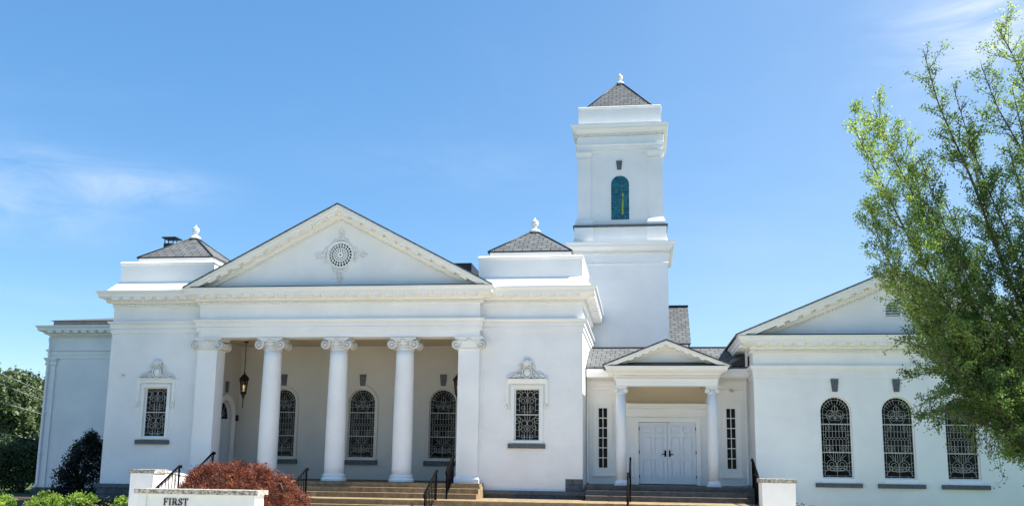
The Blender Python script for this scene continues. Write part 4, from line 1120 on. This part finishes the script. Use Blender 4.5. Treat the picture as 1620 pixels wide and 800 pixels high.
def blob(center, radii, n, clumps, clump_r, shell=.75, seed=0, zmin=None):
    """leaf centres in clumps spread through an uneven ellipsoid"""
    rg = np.random.default_rng(seed); d = rg.normal(size=(clumps, 3)); d /= np.linalg.norm(d, axis=1)[:, None]
    rr = shell + (1 - shell) * rg.random(clumps); rr *= 1 + .13 * rg.normal(size=clumps)
    cc = d * rr[:, None] * np.asarray(radii) + np.asarray(center)
    k = rg.integers(0, clumps, n); p = cc[k] + rg.normal(size=(n, 3)) * clump_r * (0.6 + .8 * rg.random(clumps))[k][:, None]
    tint = rg.random(clumps)[k] * .6 + rg.random(n) * .4
    if zmin is not None:
        m_ = p[:, 2] > zmin; p, tint = p[m_], tint[m_]
    return p, tint
def bush(name, x, y, z0, rx, ry, h, n, mat, leaf, label, cat, seed, clump=.11, clumps=60, grp=None, shell=.6):
    e = empty(name, (x, y, z0)); tag(e, label, cat, grp)
    p, t = blob((x, y, z0 + h * .52), (rx, ry, h * .46), n, clumps, clump, shell, seed, z0 + .02)
    leaves("foliage", mat, p, leaf * (.7 + .6 * RNG.random(len(p))), e, .6, tint=t)
    s = MB(); rg = random.Random(seed)
    for k in range(10):
        a = rg.uniform(0, 2 * PI); u = rg.uniform(.2, .75)
        s.tube([(x + .05 * math.cos(a), y + .05 * math.sin(a), z0), (x + u * rx * .5 * math.cos(a), y + u * ry * .5 * math.sin(a), z0 + h * .4), (x + u * rx * math.cos(a), y + u * ry * math.sin(a), z0 + h * rg.uniform(.55, .85))], [.03, .018, .006], 5)
    adopt(e, s.build("stem", 'bark'))
    return e
# dark holly beside the left pavilion: wide foot, ragged pointed top
e = empty("holly_shrub", (-10.75, 2.5, GZ)); tag(e, "tall dark evergreen shrub standing against the left end of the church", "shrub")
rg = np.random.default_rng(5); Cs = []; Ts = []
for k in range(260):
    t = rg.random(); z = GZ + .1 + 2.45 * t; wd = .98 * (1 - t ** 2.2) ** .8 * (.75 + .25 * min(1, t * 4)) + .08
    a = rg.uniform(0, 2 * PI); q_ = math.sqrt(rg.random()) * wd
    c0 = np.array([-10.78 + .40 * t + q_ * math.cos(a), 2.5 + q_ * math.sin(a) * .9, z])
    m_ = int(65); Cs.append(c0 + rg.normal(size=(m_, 3)) * .10); Ts.append(np.full(m_, rg.random()) * .6 + rg.random(m_) * .4)
for k in range(12):
    x_ = -10.5 + rg.normal() * .35; z_ = 1.25 + rg.random() * .2 - abs(x_ + 10.4) * .9
    for j in range(14): Cs.append(np.array([[x_ + rg.normal() * .04, 2.4 + rg.normal() * .1, z_ + j * .026]]) + rg.normal(size=(3, 3)) * .035); Ts.append(rg.random(3))
C_ = np.concatenate(Cs); leaves("foliage", 'holly', C_, .075 * (.7 + .6 * RNG.random(len(C_))), e, .6, tint=np.concatenate(Ts))
s = MB()
for k in range(9):
    a = k * 2 * PI / 9; s.tube([(-10.75, 2.5, GZ), (-10.7 + .2 * math.cos(a), 2.5 + .2 * math.sin(a), 0), (-10.6 + .45 * math.cos(a), 2.5 + .45 * math.sin(a), .5 + .4 * random.random())], [.05, .03, .01], 6)
adopt(e, s.build("stem", 'bark'))
# bright low shrubs
for i, (x, y, rx, h, lab) in enumerate((( -9.15, -4.2, .44, .60, "bright green low shrub at the far left edge of the planting bed"),
        (-7.75, -4.0, .56, .72, "bright green rounded shrub below the dark evergreen, widest of the row"),
        (-6.55, -4.2, .42, .68, "bright green shrub in front of the dark stone plinth corner"),
        (-5.25, -3.9, .36, .58, "small bright green shrub tucked against the white step pier"))):
    bush("low_shrub", x, y, GZ + .02, rx, .45, h, 2600, 'azalea', .075, lab, "shrub", 20 + i, .055, 46, "bright green shrubs in the planting bed", .7)
bush("low_shrub", -7.2, -2.7, GZ + .02, 1.3, .4, .42, 5000, 'holly', .07, "very dark low shrub filling the gaps behind the bright green row", "shrub", 33, .09, 80)
bush("sprig_shrub", 15.1, -2.0, GZ + .02, .30, .3, .72, 900, 'holly', .06, "small dark leafy sprig under the right wing wall", "shrub", 41, .06, 22)

for i, (x, y, rx, h, lab) in enumerate(((-19.6, 12.0, 1.7, 2.6, "dark green tall shrub in the gap left of the recessed wing"), (-22.8, 13.5, 2.0, 3.0, "dark green tall shrub under the tree at the left edge"), (-26.5, 15.5, 2.2, 3.1, "dark green tall shrub outermost at the left edge"), (-18.4, 16.0, 1.5, 2.4, "dark green shrub tucked behind the corner of the recessed wing"))):
    bush("tall_shrub", x, y, GZ, rx, 1.3, h, 14000, 'yew', .13, lab, "shrub", 60 + i, .22, 70, "dark shrubs beyond the left wing", .45)
# weeping red maple: mound of layered, hanging fine foliage
e = empty("red_maple", (-.5, -6.2, GZ)); tag(e, "low mounded weeping maple with fine dark red leaves behind the sign", "tree")
rg = np.random.default_rng(9); Cs = []; Ts = []; 
for k in range(760):
    a = rg.uniform(0, 2 * PI); u = math.sqrt(rg.random()); px = u * math.cos(a); py = u * math.sin(a)
    top = 1.47 * (1 - u ** 3.6 * .74) - .15 * px + .10 * math.sin(px * 8 + 1.3 * py * 5) * (1 - .6 * u) + .06 * math.sin(px * 19 + 2 + py * 9) + max(0, rg.normal()) * .05
    if rg.random() < .35: top *= rg.uniform(.45, .95)
    cx_, cy_, cz_ = -.58 + px * 1.83, -6.2 + py * 1.35, GZ + .08 + top + rg.normal() * .05
    n = 105; t = rg.random(n)
    dirx, diry = px * .30, py * .30
    P_ = np.stack([cx_ + dirx * t + rg.normal(size=n) * .075, cy_ + diry * t + rg.normal(size=n) * .075, cz_ - .26 * t ** 1.4 + rg.normal(size=n) * .028], 1)
    Cs.append(P_); Ts.append(np.full(n, rg.random()) * .65 + .35 * rg.random(n) )
C_ = np.concatenate(Cs); T_ = np.concatenate(Ts); k_ = C_[:, 2] > GZ + .03
leaves("foliage", 'maple', C_[k_], .058 * (.6 + .8 * RNG.random(k_.sum())), e, .22, droop=.7, tint=T_[k_])
shoots = MB(); SC = []
for k in range(90):
    a = rg.uniform(0, 2 * PI); u = math.sqrt(rg.random()) * .96; px, py = u * math.cos(a), u * math.sin(a)
    b0 = Vector((-.58 + px * 1.83, -6.2 + py * 1.35, GZ + .05 + 1.47 * (1 - u ** 3.6 * .74)))
    d_ = Vector((px * .9 + rg.normal() * .4, py * .5 + rg.normal() * .3, rg.uniform(.1, .9) * (1 - .8 * u))).normalized(); L_ = rg.uniform(.15, .5)
    pts = [b0 + d_ * L_ * q_ - Vector((0, 0, .22 * q_ * q_ * L_ * 2)) for q_ in (0, .35, .7, 1)]
    shoots.tube(pts, [.006, .005, .004, .002], 4)
    for q_ in np.linspace(.1, 1, 16):
        b1 = b0 + d_ * L_ * q_ - Vector((0, 0, .22 * q_ * q_ * L_ * 2))
        for _ in range(3): SC.append((b1.x + rg.normal() * .022, b1.y + rg.normal() * .022, b1.z + rg.normal() * .02))
adopt(e, shoots.build("shoots", 'bark', recalc=False))
leaves("shoot_leaves", 'maple', np.array(SC), .06 * (.6 + .8 * RNG.random(len(SC))), e, .25, droop=.5, tint=.45 + .55 * RNG.random(len(SC)))
s = MB()
s.tube([(-.5, -6.2, GZ), (-.45, -6.25, GZ + .35), (-.55, -6.2, GZ + .75)], [.13, .11, .09], 10)
for k in range(11):
    a = 2 * PI * k / 11 + .2; R_ = 1.0 + .4 * random.random()
    s.tube([(-.5, -6.2, GZ + .6), (-.5 + .4 * math.cos(a), -6.2 + .3 * math.sin(a), GZ + 1.15), (-.5 + R_ * math.cos(a), -6.2 + R_ * .75 * math.sin(a), GZ + 1.15), (-.5 + (R_ + .3) * math.cos(a), -6.2 + (R_ + .2) * .75 * math.sin(a), GZ + .55)], [.06, .045, .025, .008], 6)
adopt(e, s.build("trunk", 'bark'))

# ------------------------------------------------------------------ big tree at the right
YT = -12.0
e = empty("ginkgo_tree", (19.2, YT, GZ)); tag(e, "tall airy tree with steep limbs and small fresh green leaves before the right wing", "tree")
rt = random.Random(21)
wood = MB(); LC = []; LT = []
def catmull(pts, n=6):
    out = []; P_ = [pts[0]] + list(pts) + [pts[-1]]
    for i in range(1, len(P_) - 2):
        p0, p1, p2, p3 = (Vector(q_) for q_ in P_[i - 1:i + 3])
        for k in range(n):
            t = k / n; out.append(.5 * ((2 * p1) + (p2 - p0) * t + (2 * p0 - 5 * p1 + 4 * p2 - p3) * t * t + (3 * p1 - p0 - 3 * p2 + p3) * t ** 3))
    out.append(Vector(P_[-2])); return out
def spur_leaves(p, dens, size_tint):
    for _ in range(max(1, int(dens * .6 + rt.random()))):
        LC.append((p.x + rt.gauss(0, .045), p.y + rt.gauss(0, .05), p.z + rt.gauss(0, .045))); LT.append(size_tint + rt.uniform(-.25, .25))
def twig(p, d, L, r, depth, dens, tint):
    """slender shoot with leaf spurs, forking once or twice"""
    n = max(3, int(L / .07)); pts = [p.copy()]; q_ = p.copy(); dd = d.normalized()
    for k in range(n):
        dd = (dd + Vector((rt.gauss(0, .10), rt.gauss(0, .10), rt.gauss(0, .07) + .015))).normalized(); q_ = q_ + dd * (L / n); pts.append(q_.copy())
    wood.tube(pts, [r * (1 - .8 * k / n) + .0015 for k in range(n + 1)], 4)
    for k in range(1, n + 1):
        if rt.random() < .8: spur_leaves(pts[k], dens + rt.choice((0, 0, 1, 2)), tint)
        if rt.random() < .7: spur_leaves((pts[k] + pts[k - 1]) / 2, dens, tint)
        if depth > 0 and rt.random() < .50:
            side = Vector((rt.gauss(0, 1), rt.gauss(0, 1), rt.gauss(0, .5))); side = (side - dd * side.dot(dd)).normalized()
            twig(pts[k], dd * .75 + side * rt.uniform(.4, .8) + Vector((0, 0, .15)), L * rt.uniform(.28, .50) * (1.15 - .5 * k / n), r * .55, depth - 1, dens, tint)
def limb(pts, r0, r1, dens=3, side_len=.75, every=.17, t0=.15, tint=.5, bias=None, up=.55):
    P_ = catmull(pts); n = len(P_); L = sum((P_[i + 1] - P_[i]).length for i in range(n - 1))
    wood.tube(P_, [.72 * r0 + (.8 * r1 - .72 * r0) * (k / (n - 1)) ** .8 for k in range(n)], 8)
    acc = 0; s_ = 0
    for i in range(1, n):
        sg_ = (P_[i] - P_[i - 1]); acc += sg_.length; s_ += sg_.length; t = s_ / L
        if t < t0: acc = 0; continue
        while acc > every:
            acc -= every; d = sg_.normalized()
            a = Vector((rt.gauss(0, 1), rt.gauss(0, 1), 0)); a = (a - d * a.dot(d)).normalized()
            q_ = P_[i - 1].lerp(P_[i], rt.random())
            ln = side_len * (1.1 - .6 * t) * rt.uniform(.5, 1.25)
            twig(q_, d * (up + .15) + a * .75 + Vector((0, 0, .12)), max(.14, ln), .008 * (1.2 - .6 * t) + .002, 2 if ln > .42 else 1, dens, tint + rt.uniform(-.2, .2))
        if rt.random() < .8 and t > t0: spur_leaves(P_[i], dens, tint)
    twig(P_[-1], P_[-1] - P_[-2], .25, r1, 0, dens, tint)
A = lambda x, z, dy=0: (x, YT + dy, z)
base = [(19.2, YT, GZ), (19.2, YT, .3), (19.1, YT, 1.2)]
wood.tube(catmull([base[0], base[1], base[2], (19.15, YT + .1, 3.0), (19.25, YT, 5.5), (19.3, YT - .1, 8.5), (19.35, YT, 11.5)]), [.30 - .27 * k / 36 for k in range(37)], 12)
TL = {
 'T': [(18.57, -0.0, 2.17), (17.97, -0.1, 3.88), (17.39, -0.2, 5.58), (16.95, -0.3, 6.92), (16.65, -0.4, 8.09)],
 'U': [(18.55, 0.0, 3.39), (18.35, 0.1, 5.44), (18.15, 0.2, 7.05), (18.02, 0.3, 8.31)],
 'V': [(18.65, 0.0, 0.51), (18.09, 0.12, 1.27), (17.32, 0.25, 1.88), (16.6, 0.38, 1.88), (16.16, 0.5, 1.55)],
 'X': [(18.66, -0.0, 0.63), (18.0, -0.12, 1.32), (17.21, -0.25, 2.03), (16.5, -0.38, 2.26), (15.99, -0.5, 2.07)],
 'Y': [(17.87, 0.0, 1.93), (17.01, 0.17, 3.68), (16.43, 0.35, 5.14), (16.06, 0.52, 6.4), (15.79, 0.7, 7.64)],
 'L': [(18.04, 0.0, 1.21), (16.88, 0.1, 2.17), (16.12, 0.2, 3.18), (15.62, 0.3, 4.03), (15.4, 0.4, 4.51)],
 'M': [(18.42, -0.0, 0.39), (17.44, -0.07, 1.2), (16.65, -0.15, 1.65), (15.94, -0.22, 1.78), (15.58, -0.3, 1.56)],
 'N': [(18.45, 0.0, 0.74), (17.9, 0.2, 1.33), (17.09, 0.4, 2.07), (16.35, 0.6, 2.59), (15.74, 0.8, 2.5)],
 'O': [(18.64, 0.0, 1.69), (18.14, 0.23, 2.93), (17.67, 0.45, 4.62), (17.45, 0.68, 6.0), (17.27, 0.9, 7.48)],
 'P': [(18.51, -0.0, 1.45), (17.61, -0.2, 2.64), (16.83, -0.4, 3.96), (16.27, -0.6, 5.18), (15.84, -0.8, 6.43)],
 'Q': [(18.77, -0.0, 1.93), (18.5, -0.07, 3.14), (18.18, -0.15, 4.49), (17.89, -0.22, 5.75), (17.65, -0.3, 6.77)],
 'S': [(17.84, 0.0, 1.57), (16.55, 0.03, 2.91), (15.74, 0.05, 4.05), (15.24, 0.08, 4.97), (14.99, 0.1, 5.91)],
 'A': [(18.07, 0.0, 1.69), (17.19, -0.09, 2.5), (16.47, -0.17, 3.57), (16.08, -0.26, 4.25), (15.63, -0.34, 5.13), (15.1, -0.43, 6.35), (14.86, -0.51, 6.85), (14.62, -0.6, 7.36)],
 'B': [(18.29, 0.0, 1.57), (17.49, 0.08, 2.67), (16.89, 0.17, 3.81), (16.24, 0.25, 5.49), (15.77, 0.33, 6.6), (15.55, 0.42, 7.27), (15.34, 0.5, 8.05)],
 'C': [(18.45, 0.0, 2.17), (17.76, -0.02, 3.75), (17.37, -0.03, 4.91), (16.99, -0.05, 6.32), (16.63, -0.07, 7.38), (16.42, -0.08, 8.02), (16.22, -0.1, 8.98)],
 'D': [(18.93, 0.0, 2.42), (18.75, 0.1, 3.91), (18.52, 0.2, 5.59), (18.12, 0.3, 7.02), (17.74, 0.4, 8.06), (17.53, 0.5, 8.95)],
 'E': [(19.05, 0.0, 3.89), (18.69, -0.15, 5.88), (18.19, -0.3, 7.67), (17.8, -0.45, 8.76), (17.51, -0.6, 9.28)],
 'F': [(18.26, 0.0, 1.21), (17.5, 0.22, 2.12), (16.82, 0.45, 3.15), (16.28, 0.68, 4.16), (15.94, 0.9, 4.74)],
 'G': [(18.34, 0.0, 0.74), (17.35, -0.22, 1.43), (16.7, -0.45, 2.25), (15.87, -0.68, 2.83), (15.25, -0.9, 3.05)],
 'H': [(18.44, 0.0, 0.62), (17.62, 0.07, 1.33), (17.0, 0.15, 1.93), (16.33, 0.22, 2.18), (15.8, 0.3, 1.93)],
 'I': [(18.43, 0.0, 0.5), (17.54, -0.17, 1.44), (17.14, -0.33, 1.43), (16.9, -0.5, 1.19)],
 'J': [(18.5, 0.0, 1.33), (18.03, 0.3, 2.56), (17.41, 0.6, 4.0), (17.09, 0.9, 5.12), (16.87, 1.2, 6.16)],
 'K': [(18.46, 0.0, 0.86), (17.49, 0.25, 1.82), (16.74, 0.5, 2.58), (16.18, 0.75, 3.19), (15.96, 1.0, 3.48)],
}
def AL(k): return [A(19.12, TL[k][0][2] - .55)] + [A(x, z, dy) for x, dy, z in TL[k]]
limb(AL('A'), .060, .010, 5, .92, 0.074, .20, .85)
limb(AL('B'), .055, .010, 5, .92, 0.074, .20, .85)
limb(AL('C'), .070, .011, 3, .92, 0.108, .15, .45)
limb(AL('D'), .06, .010, 3, .92, 0.090, .15, .65)
limb(AL('E'), .07, .010, 3, .92, 0.090, .15, .9)
limb(AL('F'), .05, .010, 4, .72, 0.069, .15, .8)
limb(AL('G'), .05, .010, 4, .72, 0.069, .15, .35)
limb(AL('H'), .045, .008, 4, .72, 0.066, .15, .25, up=.3)
limb(AL('I'), .04, .006, 3, .6, 0.106, .2, .2, up=.2)
limb(AL('J'), .05, .010, 4, .92, 0.129, .2, .45)
limb(AL('K'), .045, .010, 4, .72, 0.071, .2, .45)
limb(AL('L'), .045, .009, 5, .92, 0.074, .2, .6)
limb(AL('M'), .035, .007, 4, .55, 0.063, .15, .25, up=.3)
limb(AL('N'), .04, .008, 4, .65, 0.066, .15, .3, up=.4)
limb(AL('O'), .05, .009, 5, .92, 0.163, .15, .5)
limb(AL('P'), .045, .009, 5, .92, 0.137, .15, .4)
limb(AL('Q'), .05, .010, 3, .92, 0.108, .15, .7)
limb(AL('S'), .04, .009, 5, .92, 0.077, .2, .8)
limb(AL('T'), .045, .009, 4, .92, 0.128, .15, .55)
limb(AL('U'), .045, .009, 4, .92, 0.136, .15, .8)
limb(AL('V'), .035, .007, 5, .60, .06, .15, .2, up=.3)
limb(AL('X'), .035, .007, 5, .60, .06, .15, .25, up=.3)
limb(AL('Y'), .040, .008, 4, .85, 0.119, .2, .75)
# drooping shoots at the lower edge
for (x, dy, z) in ((17.05, -.2, 1.35), (17.3, .1, 1.25), (17.45, -.4, 1.5), (16.6, .2, 1.55), (17.6, .3, 1.45)):
    for k in range(3): twig(Vector((x + rt.uniform(-.2, .2), YT + dy, z + rt.uniform(-.1, .2))), Vector((rt.uniform(-.5, .2), rt.uniform(-.3, .3), -1)), rt.uniform(.4, .7), .006, 1, 3, .2)
# the side of the tree outside the picture
for k in range(12):
    a = rt.uniform(-1.9, 1.9); z0 = .8 + .62 * k; R_ = rt.uniform(2.4, 3.6) * (1 - .05 * k)
    ca, sa = math.cos(a), math.sin(a)
    limb([(19.2, YT, z0), (19.2 + R_ * .35 * ca, YT + R_ * .35 * sa, z0 + .9), (19.2 + R_ * .7 * ca, YT + R_ * .7 * sa, z0 + 2.2), (19.2 + R_ * .9 * ca, YT + R_ * .9 * sa, z0 + 3.5)], .06, .01, 3, .8, .20, .2, .5)
e_w = wood.build("trunk", 'bark', recalc=False); adopt(e, e_w)
LC_ = np.array(LC)
leaves("crown", 'ginkgo', LC_, .038 * (.7 + .6 * RNG.random(len(LC_))), e, fan=True, tint=np.array(LT), droop=.15)
print("ginkgo leaves", len(LC_))

# ------------------------------------------------------------------ trees and wires at the far left
def big_tree(x, y, h, r, label, seed, n=26000):
    e = empty("background_tree", (x, y, GZ)); tag(e, label, "tree", "trees beyond the left wing")
    rg = np.random.default_rng(seed); P_ = []; T_ = []
    for k in range(20):
        a = rg.uniform(0, 2 * PI); u = rg.random() ** .5; zc = GZ + h * rg.uniform(.16, .92)
        w = math.sqrt(max(.1, 1 - ((zc - GZ) / h - .5) ** 2 * 2.6)); c0 = (x + u * r * .72 * w * math.cos(a), y + u * r * .72 * w * math.sin(a), zc)
        p, t = blob(c0, (r * .38, r * .38, h * .11), n // 20, 26, .20, .55, seed * 31 + k); P_.append(p); T_.append(t * .8 + .1)
    P_ = np.concatenate(P_); T_ = np.concatenate(T_)
    leaves("crown", 'oak', P_, .24 * (.6 + .8 * RNG.random(len(P_))), e, .7, tint=T_)
    s = MB().tube([(x, y, GZ), (x + .1, y, GZ + h * .3), (x, y, GZ + h * .75)], [.32, .25, .08], 10)
    for k in range(10):
        a = rg.uniform(0, 2 * PI); z = GZ + h * rg.uniform(.2, .6); s.tube([(x, y, z), (x + r * .4 * math.cos(a), y + r * .4 * math.sin(a), z + h * .12), (x + r * .75 * math.cos(a), y + r * .75 * math.sin(a), z + h * .2)], [.12, .07, .02], 6)
    adopt(e, s.build("trunk", 'bark'))
big_tree(-30.6, 25, 8.0, 3.1, "tall leafy green tree at the left edge behind the power lines", 3, 34000)
big_tree(-27.2, 29, 7.6, 2.6, "green tree partly hidden by the recessed left wing", 4)
big_tree(-36.0, 33, 8.2, 3.8, "dark green tree farthest back at the left edge", 6)
big_tree(-24.0, 33, 5.6, 3.0, "lower dark tree close behind the left wing", 8)
for i_, (x_, y_, h_, r_) in enumerate(((-42, 45, 7.0, 5.0), (-33, 52, 6.5, 5.0), (-52, 55, 8, 6), (-24, 55, 6.0, 5.0))):
    big_tree(x_, y_, h_, r_, ("distant tree seen low behind the left trees at the left edge", "distant tree filling the gap under the left trees", "farthest distant tree outside the left edge", "distant tree hidden behind the left wing")[i_], 50 + i_, 16000)
def wire(z, dz, x, label, r=.013):
    p0 = Vector((-14.6 + x, -1.0, z)); p1 = Vector((-35.0 + x, 47.0, z + dz))
    pts = [p0.lerp(p1, k / 24) + Vector((0, 0, -.55 * 4 * (k / 24) * (1 - k / 24))) for k in range(25)]
    o = MB().tube(pts, r, 5).build("power_line", Mat("cable").set((.35, .36, .36), .5).m); tag(o, label, "cable", "overhead cables at the left")
wire(4.75, 0, -.2, "topmost overhead cable crossing the tree at the left edge")
wire(4.15, 0, .2, "second overhead cable from the top at the left edge")
wire(3.45, 0, 0, "third overhead cable from the top at the left edge")
wire(2.05, 0, 0, "lowest and thickest overhead cable at the left edge", .02)
for (x, y) in ((-14.6, -1.0), (-35.0, 47.0)):
    o = MB().tube([(x, y, GZ), (x, y, 6.2)], [.15, .11], 10).box(x - .7, x + .7, y - .05, y + .05, 5.2, 5.3).build("utility_pole", 'bark'); tag(o, "wooden utility pole carrying the overhead cables", "pole", "utility poles")
